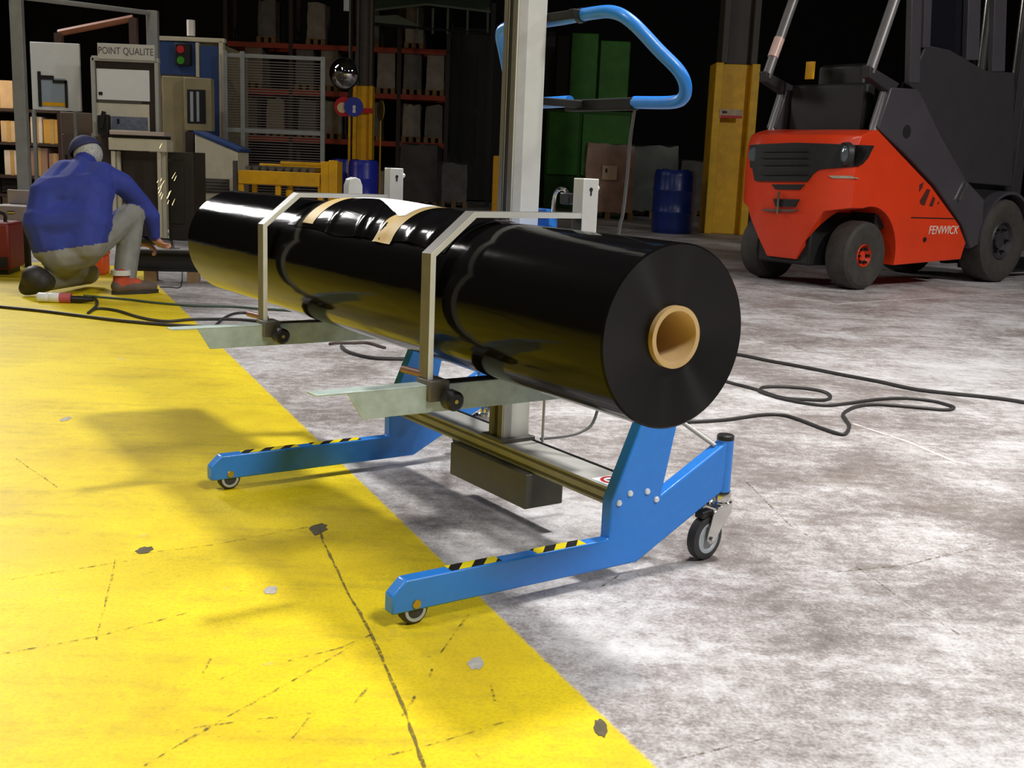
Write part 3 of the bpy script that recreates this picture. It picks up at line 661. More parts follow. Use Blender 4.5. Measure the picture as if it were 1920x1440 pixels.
MB().lathe([(.17, -.014), (.184, -.01), (.19, 0), (.184, .01), (.17, .014), (.165, 0)], (1.30, .5, 1.90), (.45, 0, .9), 32, closed=True).build('steering_wheel', BLACKP, fk)
MB().cyl((1.30, .5, 1.90), (1.55, .5, 1.55), .03, n=10).build('steering_column', DARK, fk)
MB().box((-.05, SN, 3.2), (2.1, SF, 3.28)).build('cab_roof', TRUCKG, fk, .02)
# lifting mast and carriage at the front
for s in (.12, .78): MB().box((FF+.50, s, .10), (FF+.68, s+.10, 3.9)).build('lift_mast_channel', TRUCKG, fk, .01)
for z in (.7, 2.0, 3.4): MB().box((FF+.52, .12, z), (FF+.60, .88, z+.14)).build('lift_mast_crossbar', DARK, fk, .01)
for s in (.27, .68): MB().cyl((FF+.56, s, .2), (FF+.56, s, 3.2), .05, n=12).build('lift_cylinder', CHROME, fk)
cgm = MB(); [cgm.box((FF+.70, -.02, z), (FF+.76, 1.02, z+.14)) for z in (.10, .50)]; cgm.build('fork_carriage', DARK, fk, .01)
for s in (.20, .68): MB().prism([(FF+.76, .05), (FF+1.9, .05), (FF+1.9, .07), (FF+.82, .12), (FF+.82, .66), (FF+.76, .66)], s, s+.13).build('fork', DARK, fk, .005)

# ================================================================== BACKGROUND
def groundY(x, Y):                      # depth helper: ground point under a pixel column at depth Y
    q = at(x, 300, Y); return Vector((q.x, q.y, 0))
def zat(x, y, Y): return at(x, y, Y).z
def pbox(name, m, x0, x1, y0, y1, Y, dep, parent=None, z0=None, bevel=.01, base=None):
    """box whose front face fills the given pixel rectangle at depth Y; local to `base` thing"""
    xm = (x0+x1)/2; A = at(x0, (y0+y1)/2, Y).x; B = at(x1, (y0+y1)/2, Y).x; zt = zat(xm, y0, Y); zb = zat(xm, y1, Y) if z0 is None else z0
    o = base.location if base else Vector((0, 0, 0))
    return MB().box((A-o.x, Y-o.y, zb-o.z), (B-o.x, Y+dep-o.y, zt-o.z)).build(name, m, parent or base, bevel, smooth=True)
# --- columns
def column(x0, x1, ytop, Y, dep, name, label, band=None):
    c = groundY((x0+x1)/2, Y); t = thing(name, c, 0, label, 'column'); A = at(x0, 300, Y).x-c.x; B = at(x1, 300, Y).x-c.x; zt = zat((x0+x1)/2, ytop, Y)
    wd = (B-A); ft = wd*.16
    def hsec(a, b, d0, d1, z0, z1, nm, m):
        mb = MB(); mb.box((a, d0, z0), (a+(b-a)*.18, d1, z1)); mb.box((b-(b-a)*.18, d0, z0), (b, d1, z1)); mb.box((a+(b-a)*.18, d0+(d1-d0)*.30, z0), (b-(b-a)*.18, d0+(d1-d0)*.7, z1)); return mb.build(nm, m, t, .01)
    hsec(A, B, 0, dep, 0, zt, 'yellow_guard_section', YPAINT)
    hsec(A+wd*.12, B-wd*.06, dep*.1, dep*.9, zt, 9.99, 'grey_upper_section', GREYSTEEL)
    return t, A, B, zt
ct, cA, cB, cz = column(1330, 1412, 118, 18.6, .6, 'steel_column', 'steel column painted yellow at its foot beside the orange forklift')
a = at(1349, 210, 18.6)-ct.location; b = at(1391, 220, 18.6)-ct.location
pl = MB().box((a.x, -.02, b.z-.02), (b.x, .0, a.z+.05)).build('column_plate', mat('dirty_white_plate', (190, 170, 140), .6, 0, .25, 20), ct, smooth=False)
MB().box((a.x+.02, -.025, b.z-.02), (b.x, -.02, b.z+.02)).build('plate_red_strip', RED, pl, smooth=False)
MB().box((a.x+.04, -.024, b.z+.05), (a.x+.12, -.02, a.z+.02)).build('plate_mark', mat('plate_dark_purple', (60, 34, 48), .6, 0, .1, 10), pl, smooth=False)
c2, A2, B2, z2 = column(660, 697, 160, 22, .35, 'steel_column', 'narrow yellow-footed steel column behind the blue drums')
a = at(678, 207, 22); MB().box((A2-.004, -.02, a.z-.045), (B2+.004, 0, a.z+.045)).build('red_band', RED, c2, smooth=False)
# --- blue drums
def drum(px, Y, r, h, label, m, grp=None):
    c = groundY(px, Y); t = thing('plastic_drum', c, 0, label, 'drum', grp)
    MB().lathe([(0, 0), (r*.93, 0), (r*.97, .03), (r, .12), (r, h*.30), (r*1.03, h*.32), (r*1.03, h*.35), (r, h*.37), (r, h*.64), (r*1.03, h*.66), (r*1.03, h*.69), (r, h*.71), (r, h*.90), (r*.96, h*.965), (r*.90, h), (r*.86, h), (r*.86, h-.02), (0, h-.02)], (0, 0, 0), (0, 0, 1), 36).build('drum_shell', m, t)
    for s in (-.5, .5): MB().cyl((r*s, 0, h-.02), (r*s, 0, h+.012), .045, n=12).build('bung_cap', BLACKP, t)
    return t
drum(682, 19.5, .26, .97, 'bright blue plastic drum before the narrow yellow column', DRUMB)
drum(645, 20.6, .24, .97, 'blue plastic drum half hidden behind another drum by the narrow column', DRUMB)
drum(1268, 18.4, .34, 1.02, 'dark blue plastic drum standing beside the wrapped pallet load', mat('drum_dark_blue', (30, 52, 128), .3, 0, .15, 5))
# --- pallets with film-wrapped loads
def pallet(t, w_, d, z0=0):
    for i in range(5): MB().box((-w_/2+i*(w_-.1)/4, -d/2, z0+.115), (-w_/2+i*(w_-.1)/4+.1, d/2, z0+.135)).build('pallet_plank', WOOD, t, smooth=False)
    for x in (-w_/2, -.05, w_/2-.1): MB().box((x, -d/2, z0), (x+.1, d/2, z0+.115)).build('pallet_bearer', WOOD, t, smooth=False)
def lumpy(w_, d, z0, z1, seed, taper=.04):
    r = random.Random(seed); mb = MB(); nx, nz = 5, 6; n = nx*4; vs = []
    for k in range(nz+1):
        z = z0+(z1-z0)*k/nz; sc = 1-taper*(k/nz)**2
        for s in range(4):
            for i in range(nx):
                x = -1+2*i/nx; p = [(x, -1), (1, x), (-x, 1), (-1, -x)][s]
                jj = 1+r.uniform(-.03, .02)
                vs.append((p[0]*w_/2*sc*jj, p[1]*d/2*sc*jj, z+(r.uniform(-.05, .02) if k == nz else 0)))
    fs = [(k*n+i, k*n+(i+1) % n, (k+1)*n+(i+1) % n, (k+1)*n+i) for k in range(nz) for i in range(n)]
    vs += [(0, 0, z1+.01), (0, 0, z0)]; e = len(vs)
    fs += [(nz*n+i, nz*n+(i+1) % n, e-2) for i in range(n)]+[((i+1) % n, i, e-1) for i in range(n)]
    return mb.add(vs, fs)
def load(px, Y, w_, h, m, label, seed, name='wrapped_pallet_load', grp=None, d=.9):
    c = groundY(px, Y+d/2); t = thing(name, c, random.Random(seed).uniform(-.06, .06), label, 'pallet load', grp)
    pallet(t, w_, d); lumpy(w_*.97, d*.97, .136, h, seed).build('wrapped_goods', m, t, angle=25); return t
WRAPB = mat('brown_shrink_wrap', (158, 128, 110), .22, 0, .3, 3, .3); WRAPG = mat('grey_green_wrap', (84, 92, 84), .3, 0, .3, 3, .2)
WRAPD = mat('dark_grey_wrap', (72, 70, 70), .35, 0, .3, 3); SACK = mat('pale_sack_cloth', (150, 144, 132), .7, 0, .25, 4); SACK2 = mat('grey_sack_cloth', (112, 108, 104), .7, 0, .25, 4)
lt = load(1142, 22.5, 1.02, 1.48, WRAPB, 'brown shrink-wrapped pallet load with a paper label', 11)
a = at(1130, 310, 22.5)-lt.location; b = at(1156, 338, 22.5)-lt.location
lb = MB().box((a.x, -.475, b.z), (b.x, -.455, a.z)).build('paper_label', mat('manila_label', (206, 178, 150), .7, 0, .05, 10), lt, smooth=False)
MB().box((a.x+.06, -.478, (a.z+b.z)/2), (a.x+.10, -.475, a.z-.06)).build('label_print', DARK, lb, smooth=False)
load(1224, 24.2, 1.05, 1.52, WRAPG, 'grey-green wrapped pallet load behind the dark blue drum', 12)
load(1305, 25.5, .80, 1.25, SACK2, 'grey wrapped pallet load between dark blue drum and yellow column', 13)
load(790, 24.0, .85, 1.35, WRAPD, 'tall dark grey wrapped load on a pallet under the racking', 14)
load(853, 25.0, .60, .98, SACK2, 'low grey wrapped load on a small pallet by the dark curtain', 15)
load(722, 24.8, .50, .75, SACK, 'small pale sack load on a pallet behind the white support post', 16)
# --- yellow bollard, striped curtain, green machine
c = groundY(933.5, 21.5); bl = thing('safety_bollard', c, 0, 'yellow square safety bollard standing behind the white mast', 'bollard')
MB().box((-.09, 0, 0), (.09, .18, zat(933, 292, 21.5))).build('bollard_post', YRAIL, bl, .02); MB().box((-.14, -.05, 0), (.14, .23, .02)).build('base_plate', YRAIL, bl)
c = groundY(1098, 27); gm = thing('green_press_machine', c, 0, 'tall green machine housing with dark recess behind the push handle', 'machine')
GRN = mat('machine_green', (60, 150, 28), .5, 0, .25, 2, dirt=.3); GRN2 = mat('machine_dark_green', (42, 100, 24), .55, 0, .25, 2)
def gbox(nm, m, x0, x1, y0, y1, dy0, dy1, par=gm): 
    A = at(x0, 300, 27).x-c.x; B = at(x1, 300, 27).x-c.x; z1 = zat(1098, y0, 27); z0 = zat(1098, y1, 27) if y1 else 0
    return MB().box((A, dy0, max(0, z0)), (B, dy1, z1)).build(nm, m, par, .02)
gbox('housing', GRN2, 1022, 1185, 205, None, .3, 2.0); gbox('upper_panel', GRN, 1062, 1112, 60, 204, .2, 1.8); gbox('upper_panel', GRN, 1116, 1172, 72, 204, .25, 1.8)
gbox('lower_panel', GRN, 1026, 1085, 210, 330, .22, .31); gbox('lower_panel', GRN, 1090, 1180, 212, 330, .22, .31); gbox('side_recess', DARK, 1036, 1061, 62, 204, .5, 1.8)
gbox('panel_seam', DARK, 1112, 1116, 72, 204, .28, 1.0)
cu = thing('strip_curtain', groundY(885, 29.5), 0, 'black hanging strip curtain closing the far doorway', 'curtain')
CURT = mat('black_pvc', (12, 12, 13), .5, 0, .2, 3)
A = at(828, 300, 29.5).x-cu.location.x; B = at(1030, 300, 29.5).x-cu.location.x; N = 13
for i in range(N):
    x0 = A+(B-A)*i/N; MB().box((x0, (i % 2)*.02, .04), (x0+(B-A)/N*1.06, (i % 2)*.02+.012, zat(880, 62, 29.5))).build('curtain_strip', CURT, cu, smooth=False)
MB().box((A, -.02, zat(880, 62, 29.5)), (B, .1, zat(880, 62, 29.5)+.12)).build('curtain_rail', DARK, cu, smooth=False)
# --- canopy over the curtain
cn = thing('sheet_canopy', groundY(800, 26.0), 0, 'greenish sheet canopy with hanging posts above the dark doorway', 'canopy')
CANM = mat('grey_green_sheet', (84, 100, 84), .6, 0, .2, 2)
o_ = cn.location
def wl(x, y, Y): return at(x, y, Y)-o_
MB().add([wl(690, 18, 26), wl(800, 6, 26), wl(920, 20, 26), wl(920, -30, 27.4), wl(690, -30, 27.4), wl(690, 22, 26), wl(800, 10, 26), wl(920, 24, 26), wl(920, -26, 27.4), wl(690, -26, 27.4)],
         [(0, 1, 2, 3, 4), (9, 8, 7, 6, 5), (0, 5, 6, 1), (1, 6, 7, 2), (2, 7, 8, 3), (3, 8, 9, 4), (4, 9, 5, 0)]).build('canopy_sheet', CANM, cn, smooth=False)
MB().add([wl(695, 30, 26), wl(745, 28, 26), wl(790, 50, 26), wl(700, 42, 26), wl(695, 30, 26.3), wl(745, 28, 26.3), wl(790, 50, 26.3), wl(700, 42, 26.3)], [(0, 1, 2, 3), (7, 6, 5, 4), (0, 4, 5, 1), (1, 5, 6, 2), (2, 6, 7, 3), (3, 7, 4, 0)]).build('canopy_gusset', CANM, cn, smooth=False)
for x in (783, 812, 840, 877, 915):
    MB().cyl(wl(x, 16, 26.05), wl(x-1, 64, 26.05), .03, n=8).build('canopy_post', CANM, cn)
MB().cyl(wl(690, 44, 26.05), wl(920, 64, 26.05), .035, n=8).build('canopy_rail', DARK, cn)
for x in (690, 925):
    q = wl(x, 40, 26.1); MB().box((q.x-.05, q.y, 0), (q.x+.05, q.y+.1, q.z+.4)).build('canopy_leg', DARK, cn, smooth=False)
# --- pallet racking with sacks
rk = thing('pallet_racking', groundY(660, 28), 0, 'dark pallet racking with orange-red beams along the far aisle', 'racking')
def rx(x): return at(x, 300, 28).x-rk.location.x
RX = [425, 545, 655, 745, 835]
for x in RX:
    for d in (0, .95): MB().box((rx(x)-.05, d, 0), (rx(x)+.05, d+.08, 5.2)).build('rack_upright', RACKU, rk, smooth=False)
    for k_ in range(8):
        z = .3+k_*.6; p0, p1 = ((0, .95) if k_ % 2 else (.95, 0)); MB().tube([(rx(x), p0+.04, z), (rx(x), p1+.04, z+.6)], .02, 6).build('rack_brace', RACKU, rk)
LEV = [zat(660, 262, 28), zat(760, 177, 28), zat(700, 88, 28)]
for x0, x1 in zip(RX, RX[1:]):
    for z in LEV:
        for d in (-.01, .96): MB().box((rx(x0)+.05, d, z-.12), (rx(x1)-.05, d+.06, z)).build('rack_beam', RACKO, rk, smooth=False)
def sack(px, z, wd, h, m, label, seed, grp):
    t = thing('stored_sack', Vector((at(px, 300, 28).x, 28.49, z)), random.Random(seed).uniform(-.015, .015), label, 'sack', grp)
    pallet(t, wd, 1.02); lumpy(wd*.96, .85, .136, h, seed, .07).build('sack_body', m, t, angle=30); return t
SK = [(448, 1), (475, 1), (503, 1), (570, 1), (600, 1), (632, 1), (676, 1), (700, 1), (722, 1), (768, 1), (812, 1)]
i = 0
for lev, (xs, hh, lab, g) in enumerate((([465, 515, 575, 622, 694, 769, 811], .92, 'pale stacked sack load on the lowest racking beam', 'sack loads on the lowest racking beam'),
                               ([475, 570, 615, 678, 720, 769, 811], 1.05, 'pale sack load on the middle racking beam', 'sack loads on the middle racking beam'),
                               ([500, 590, 690, 771], 1.0, 'shadowed sack load on the top racking beam', 'sack loads on the top racking beam'))):
    for x in xs:
        i += 1; bay = 'behind the slatted fence' if x < 545 else 'in the bay behind the convex mirror' if x < 655 else 'behind the narrow yellow column' if x < 745 else 'in the end bay by the black curtain'; sack(x, LEV[lev]+.002, .46, hh, (SACK, SACK2)[i % 2], ('Pale', 'Grey')[i % 2].lower()+' sack load on the '+('lowest', 'middle', 'top')[lev]+' racking beam '+bay, 40+i, g)
# --- convex mirror and round signs
mi = thing('convex_mirror', at(645, 138, 17)+Vector((0, 0, 0)), 0, 'round convex traffic mirror hanging on a thin rod', 'mirror')
MIRM = mat('mirror_silver', (225, 226, 228), .03, 1.0, .01, 3)
R_ = .225; prof = [(R_*math.sin(t)*1.0/math.sin(1.05), -(R_/math.sin(1.05))*(math.cos(t)-math.cos(1.05))) for t in [1.05*k/12 for k in range(13)]]
MB().lathe(prof, (0, 0, 0), (.25, 1, .12), 40).build('mirror_dome', MIRM, mi)
MB().lathe([(R_, -.01), (R_+.012, 0), (R_+.008, .03), (0, .05)], (0, 0, 0), (.25, 1, .12), 40).build('mirror_back', BLACKP, mi)
MB().cyl((.07, .06, 0), (.07, .06, 9.99-mi.location.z), .014, n=8).build('hanging_rod', GREYSTEEL, mi); MB().box((.02, .045, -.04), (.12, .09, .04)).build('mirror_bracket', GREYSTEEL, mi)
MB().cyl((.02, .08, .9), (.02, .08, 1.25), .05, n=14).build('rod_sleeve', GREYP, mi)
sg = thing('signpost', groundY(654, 20.2), 0, 'yellow signpost carrying a red and a blue round sign', 'signpost')
zc = zat(648, 200, 20.2); MB().cyl((0, .03, 0), (0, .03, zc+.1), .022, n=10).build('post', YRAIL, sg); MB().box((-.12, -.08, 0), (.12, .14, .02)).build('foot', YRAIL, sg)
SBL = mat('sign_blue', (52, 68, 178), .5, 0, .03, 10)
MB().lathe([(0, 0), (.17, 0), (.17, .015), (0, .015)], (-.10, .012, zc), (0, 1, 0), 32).build('red_sign', RED, sg); MB().lathe([(0, 0), (.17, 0), (.17, .015), (0, .015)], (.08, -.03, zc), (0, 1, 0), 32).build('blue_sign', SBL, sg)
MB().lathe([(0, 0), (.09, 0), (.09, .004), (0, .004)], (-.13, .007, zc-.02), (0, 1, 0), 24).build('sign_white_field', mat('sign_cream', (230, 214, 170), .5, 0, .03, 10), sg)
pc_ = MB(); pc_.ball((.09, -.036, zc+.0), .03, sc=(1, .2, 1)); pc_.prism([(.06, zc-.10), (.12, zc-.10), (.11, zc-.02), (.07, zc-.02)], -.036, -.03); pc_.build('pedestrian_symbol', PAPER, sg)
ls = thing('leaning_sign', groundY(712, 22.6), 0, 'pale round disc sign on a thin stand beside the narrow column', 'sign'); zc2 = zat(712, 207, 22.6)
MB().cyl((0, .02, 0), (0, .02, zc2), .02, n=8).build('stand', YRAIL, ls); MB().lathe([(0, 0), (.20, 0), (.20, .015), (0, .015)], (0, -.01, zc2), (.9, .45, 0), 30).build('disc', mat('faded_yellow_disc', (190, 176, 110), .5, 0, .1, 10), ls)

# --- machine bay on the left
FEN = mat('fence_grey_paint', (150, 152, 150), .5, .2, .1, 8)
WIRE = mat('fence_wire_grey', (120, 112, 108), .5, .3, .1, 8)
def lpx(t, x, y, Y): return at(x, y, Y)-t.location
# guard fence, two posts, rails, wire infill
f1 = thing('guard_fence_panel', groundY(165, 12.4), 0, 'grey framed guard fence panel standing behind the crouching person', 'fence')
tops = [zat(35, -12, 12.4), zat(286, 20, 13.5)]
gA = groundY(44, 12.4)-f1.location; gB = groundY(292, 13.5)-f1.location; gZ = groundY(-60, 12.1)-f1.location
for g, tz in ((gA, tops[0]), (gB, tops[1]), (gZ, tops[0]+.1)):
    MB().box((g.x-.065, g.y-.04, 0), (g.x+.065, g.y+.04, tz)).build('fence_post', FEN, f1, .006); MB().box((g.x-.11, g.y-.09, 0), (g.x+.11, g.y+.09, .015)).build('post_foot', FEN, f1, smooth=False)
for a, b, z0, z1 in ((gA, gB, tops[0], tops[1]), (gZ, gA, tops[0]+.1, tops[0])):
    MB().tube([(a.x, a.y, z0-.03), (b.x, b.y, z1-.03)], .028, 8).build('fence_top_rail', FEN, f1); MB().tube([(a.x, a.y, .27), (b.x, b.y, .27)], .028, 8).build('fence_bottom_rail', FEN, f1)
# dull orange roof beam of the machine enclosure behind
en = thing('machine_enclosure', groundY(330, 15.2), 0, 'blue machine enclosure with cream frame behind the information board', 'machine')
EY = 15.2
def ebox(nm, m, x0, x1, y0, y1, d0=0, d1=.05, par=en, bev=.005):
    A = lpx(en, x0, (y0+y1)/2, EY); B = lpx(en, x1, (y0+y1)/2, EY); xm = (x0+x1)/2
    zb = 0 if y1 is None else zat(xm, y1, EY)
    return MB().box((A.x, d0, zb), (B.x, d1, zat(xm, y0, EY))).build(nm, m, par, bev)
def eb0(nm, m, x0, x1, y0, d0, d1, bev=.01):
    A = lpx(en, x0, 250, EY); B = lpx(en, x1, 250, EY); return MB().box((A.x, d0, 0), (B.x, d1, zat((x0+x1)/2, y0, EY))).build(nm, m, en, bev)
eb0('enclosure_body', BEIGE, 292, 412, 78, .06, 1.6)
ebox('blue_panel', MBLUE, 292, 368, 78, 140, .0, .07); ebox('blue_panel', MBLUE, 374, 412, 86, 262, .0, .07)
ebox('cream_frame_bar', CREAM, 290, 422, 70, 78, -.03, .08); ebox('cream_frame_bar', CREAM, 412, 420, 78, 262, -.03, .08); ebox('cream_frame_bar', CREAM, 368, 374, 80, 145, -.03, .06)
A = lpx(en, 354, 48, EY); MB().cyl((A.x, .1, zat(354, 66, EY)), (A.x, .1, zat(354, 36, EY)), .055, n=14).build('beacon_lamp', mat('beacon_white', (236, 230, 226), .3, 0, .02, 5), en); MB().cyl((A.x, .1, zat(354, 78, EY)), (A.x, .1, zat(354, 66, EY)), .03, n=10).build('beacon_stem', DARK, en)
A = lpx(en, 346, 100, EY); MB().box((A.x-.10, -.10, A.z-.16), (A.x+.10, .0, A.z+.12)).build('signal_box', DARK, en, .01); MB().cyl((A.x-.02, -.115, A.z+.04), (A.x-.02, -.10, A.z+.04), .05, n=14).build('red_button', RED, en)
MB().cyl((A.x-.02, -.115, A.z-.10), (A.x-.02, -.10, A.z-.10), .05, n=14).build('green_button', GRN, en)
a = lpx(en, 110, 62, EY); b = lpx(en, 250, 34, EY)
MB().tube([a, b], .045, 6).build('orange_strut', mat('dull_orange_strut', (150, 92, 60), .5, 0, .1, 8), en); MB().box((a.x-.05, a.y-.04, 0), (a.x+.05, a.y+.04, a.z)).build('strut_post', mat('dull_brown_post', (92, 70, 66), .5, 0, .1, 8), en, smooth=False)
MB().box((b.x-.05, b.y-.04, 0), (b.x+.05, b.y+.04, b.z)).build('strut_post', MATS['dull_brown_post'], en, smooth=False)
# pendant control panel on a beige pillar
pp = thing('control_pendant', groundY(370, 14.2), 0, 'beige control pendant with dark screen on a pillar beside the white console', 'control panel')
def pbx(t, Y, nm, m, x0, x1, y0, y1, d0, d1, bev=.008, zb=None):
    ym = (y0+y1)/2 if y1 else 300; A = lpx(t, x0, ym, Y); B = lpx(t, x1, ym, Y); xm = (x0+x1)/2
    z1 = zat(xm, y0, Y)-t.location.z; z0 = (zat(xm, y1, Y)-t.location.z) if y1 is not None else -t.location.z
    return MB().box((A.x, d0, z0), (B.x, d1, z1)).build(nm, m, t, bev)
pbx(pp, 14.2, 'pillar', BEIGE, 300, 362, 142, None, .15, .6); pbx(pp, 14.2, 'pendant_box', BEIGE, 345, 396, 146, 245, .0, .16)
sc_ = pbx(pp, 14.2, 'screen_recess', DARK, 351, 386, 168, 232, -.01, .01); pbx(pp, 14.2, 'screen_strip', GREYP, 357, 363, 172, 228, -.015, -.008); pbx(pp, 14.2, 'screen_strip', GREYP, 369, 374, 172, 228, -.015, -.008)
pbx(pp, 14.2, 'dark_stand', RACKU, 346, 362, 246, None, .02, .14)
# cream console desk with sloping top and vent
cs = thing('operator_console', groundY(405, 13.6), 0, 'cream operator console with sloping top and grey vent panel', 'console')
A = lpx(cs, 366, 300, 13.6); B = lpx(cs, 446, 300, 13.6); zl = zat(366, 250, 13.6); zr = zat(446, 285, 13.6)
MB().prism([(A.x, 0), (B.x, 0), (B.x, zr), (A.x, zl)], 0, .55, 'v').build('console_body', CREAM, cs, .012)
MB().prism([(A.x-.01, zl), (B.x+.02, zr), (B.x+.02, zr+.035), (A.x-.01, zl+.035)], -.02, .57, 'v').build('blue_top_edge', MBLUE, cs, .006)
pbx(cs, 13.6, 'vent_panel', GREYSTEEL, 374, 430, 335, 362, -.012, .01)
for k_ in range(4): pbx(cs, 13.6, 'vent_slat', mat('vent_slat_grey', (104, 98, 88), .5, 0, .1, 8), 377, 427, 338+k_*6, 341+k_*6, -.018, -.010, 0)
# information board with papers, sign and shelf
ib = thing('information_board', groundY(235, 12.6), 0, 'grey framed notice board with white papers under a lettered sign', 'notice board'); IY = 12.6
def ibx(nm, m, x0, x1, y0, y1, d0, d1, bev=.004): return pbx(ib, IY, nm, m, x0, x1, y0, y1, d0, d1, bev)
FRM = mat('board_frame_grey', (176, 178, 172), .5, 0, .05, 8)
ibx('backing', RACKU, 175, 296, 112, 252, .03, .05); ibx('frame_bar', FRM, 172, 179, 108, 256, -.01, .05); ibx('frame_bar', FRM, 291, 298, 116, 256, -.01, .05); ibx('frame_bar', FRM, 172, 298, 107, 116, -.01, .05)
ibx('notice_sheet', PAPER, 180, 279, 130, 188, .02, .028, 0); lo = ibx('notice_sheet', mat('cream_paper', (216, 210, 192), .6, 0, .05, 8), 180, 279, 194, 250, .02, .028, 0)
ibx('paper_rule', STEEL, 182, 265, 189, 193, .015, .024, 0); ibx('picture_print', mat('print_grey_blue', (112, 120, 140), .6, 0, .3, 30), 208, 276, 219, 243, .014, .019, 0); ibx('picture_print', BLACKP, 219, 223, 223, 232, .010, .014, 0); ibx('print_mark', BLACKP, 184, 191, 172, 178, .014, .019, 0)
si = ibx('sign_plate', mat('sign_plate_white', (204, 204, 196), .5, 0, .03, 8), 184, 291, 83, 112, -.02, .0, .003)
A = lpx(ib, 237, 97, IY); text_obj('sign_lettering', 'POINT QUALITE', .105, axes((A.x, -.021, A.z), (1, 0, 0), (0, 0, 1), (0, -1, 0)), mat('sign_lettering_grey', (92, 84, 100), .6, 0, .05, 10), si, .001, 0, .80)
for x in (176, 295): pbx(ib, IY, 'board_leg', FRM, x-3, x+3, 250, None, .0, .04, .003)
dk = thing('standing_desk', groundY(258, 12.3), 0, 'narrow cream standing desk below the notice board', 'desk')
pbx(dk, 12.3, 'desk_top', mat('pinkish_top', (196, 180, 168), .5, 0, .05, 8), 208, 310, 246, 254, -.05, .25); pbx(dk, 12.3, 'desk_apron', CREAM, 205, 314, 260, 283, -.03, .22)
pbx(dk, 12.3, 'desk_gap_strip', DARK, 208, 310, 254, 260, .0, .2)
for x in (208, 294): pbx(dk, 12.3, 'desk_leg', CREAM, x, x+7, 283, None, .0, .05); pbx(dk, 12.3, 'desk_leg', CREAM, x, x+7, 283, None, .16, .21)
pbx(dk, 12.3, 'back_panel', mat('dark_brown_panel', (58, 48, 40), .7, 0, .15, 5), 215, 294, 284, None, .22, .24)
mo = thing('desk_telephone', at(196, 232, 12.42), 0, 'dark handset holder fixed at the corner of the notice board', 'telephone')
MB().box((-.07, -.05, -.12), (.06, .05, .10)).build('holder', DARK, mo, .02); MB().cyl((-.02, -.06, -.05), (.02, -.06, .13), .025, n=10).build('handset', BLACKP, mo)
tag(mo); br = MB().box((-.06, .04, -.9), (.05, .08, -.10)).build('bracket_post', RACKU, mo, smooth=False)
MB().box((-.06, .04, -mo.location.z), (.05, .08, -.9)).build('bracket_post', RACKU, mo, smooth=False)
# white panel board
wb = thing('white_panel_board', groundY(103, 13.0), 0, 'white board with a framed grey-blue poster and yellow strip', 'board')
pbx(wb, 13.0, 'panel', WHITE, 58, 150, 80, 207, .0, .04); po = pbx(wb, 13.0, 'poster', mat('poster_grey_blue', (150, 164, 176), .5, 0, .05, 8), 78, 124, 147, 200, -.006, .001, 0)
for x0, x1, y0, y1 in ((72, 78, 135, 201), (122, 127, 150, 201), (78, 102, 142, 150), (100, 126, 150, 156)): MB().box((lpx(wb, x0, 170, 13).x, -.012, zat(100, y1, 13)), (lpx(wb, x1, 170, 13).x, -.005, zat(100, y0, 13))).build('poster_frame', DARK, wb, smooth=False)
pbx(wb, 13.0, 'yellow_strip', YRAIL, 80, 123, 192, 199, -.010, -.004, 0)
for x in (66, 143): pbx(wb, 13.0, 'board_leg', FEN, x-3, x+3, 206, None, .005, .04, 0)
# brown cabinet under the board and dark panel
bc = thing('brown_cabinet', groundY(146, 13.6), 0, 'brown steel cabinet between the white board and the notice board', 'cabinet')
pbx(bc, 13.6, 'cabinet_body', mat('brown_cabinet_paint', (104, 88, 74), .6, 0, .1, 5), 116, 174, 211, None, .0, .45); d_ = pbx(bc, 13.6, 'cabinet_door', mat('brown_door_paint', (92, 76, 66), .6, 0, .1, 5), 120, 170, 252, 430, -.015, .002); pbx(bc, 13.6, 'door_handle', DARK, 124, 127, 290, 310, -.03, -.014, 0)
# lit shelf of cartons beyond the fence
sf = thing('carton_shelf', groundY(55, 17.0), 0, 'open steel shelf of lit cartons seen through the guard fence', 'shelf')
SX0 = lpx(sf, -40, 300, 17).x; SX1 = lpx(sf, 118, 300, 17).x
SZ = [.25, zat(50, 330, 17), zat(50, 268, 17), zat(50, 205, 17)]
for x in (SX0, SX1):
    for d in (0, .6): MB().box((x-.03, d, 0), (x+.03, d+.05, zat(50, 90, 17))).build('shelf_upright', RACKU, sf, smooth=False)
for z in SZ: MB().box((SX0, 0, z-.04), (SX1, .65, z)).build('shelf_board', RACKU, sf, smooth=False)
CM = [mat('pale_carton', (214, 190, 156), .7, 0, .1, 6), mat('white_carton', (226, 222, 220), .7, 0, .08, 6), mat('yellow_carton', (216, 176, 84), .7, 0, .1, 6), mat('pink_grey_carton', (168, 140, 130), .7, 0, .1, 6)]
ci = 0
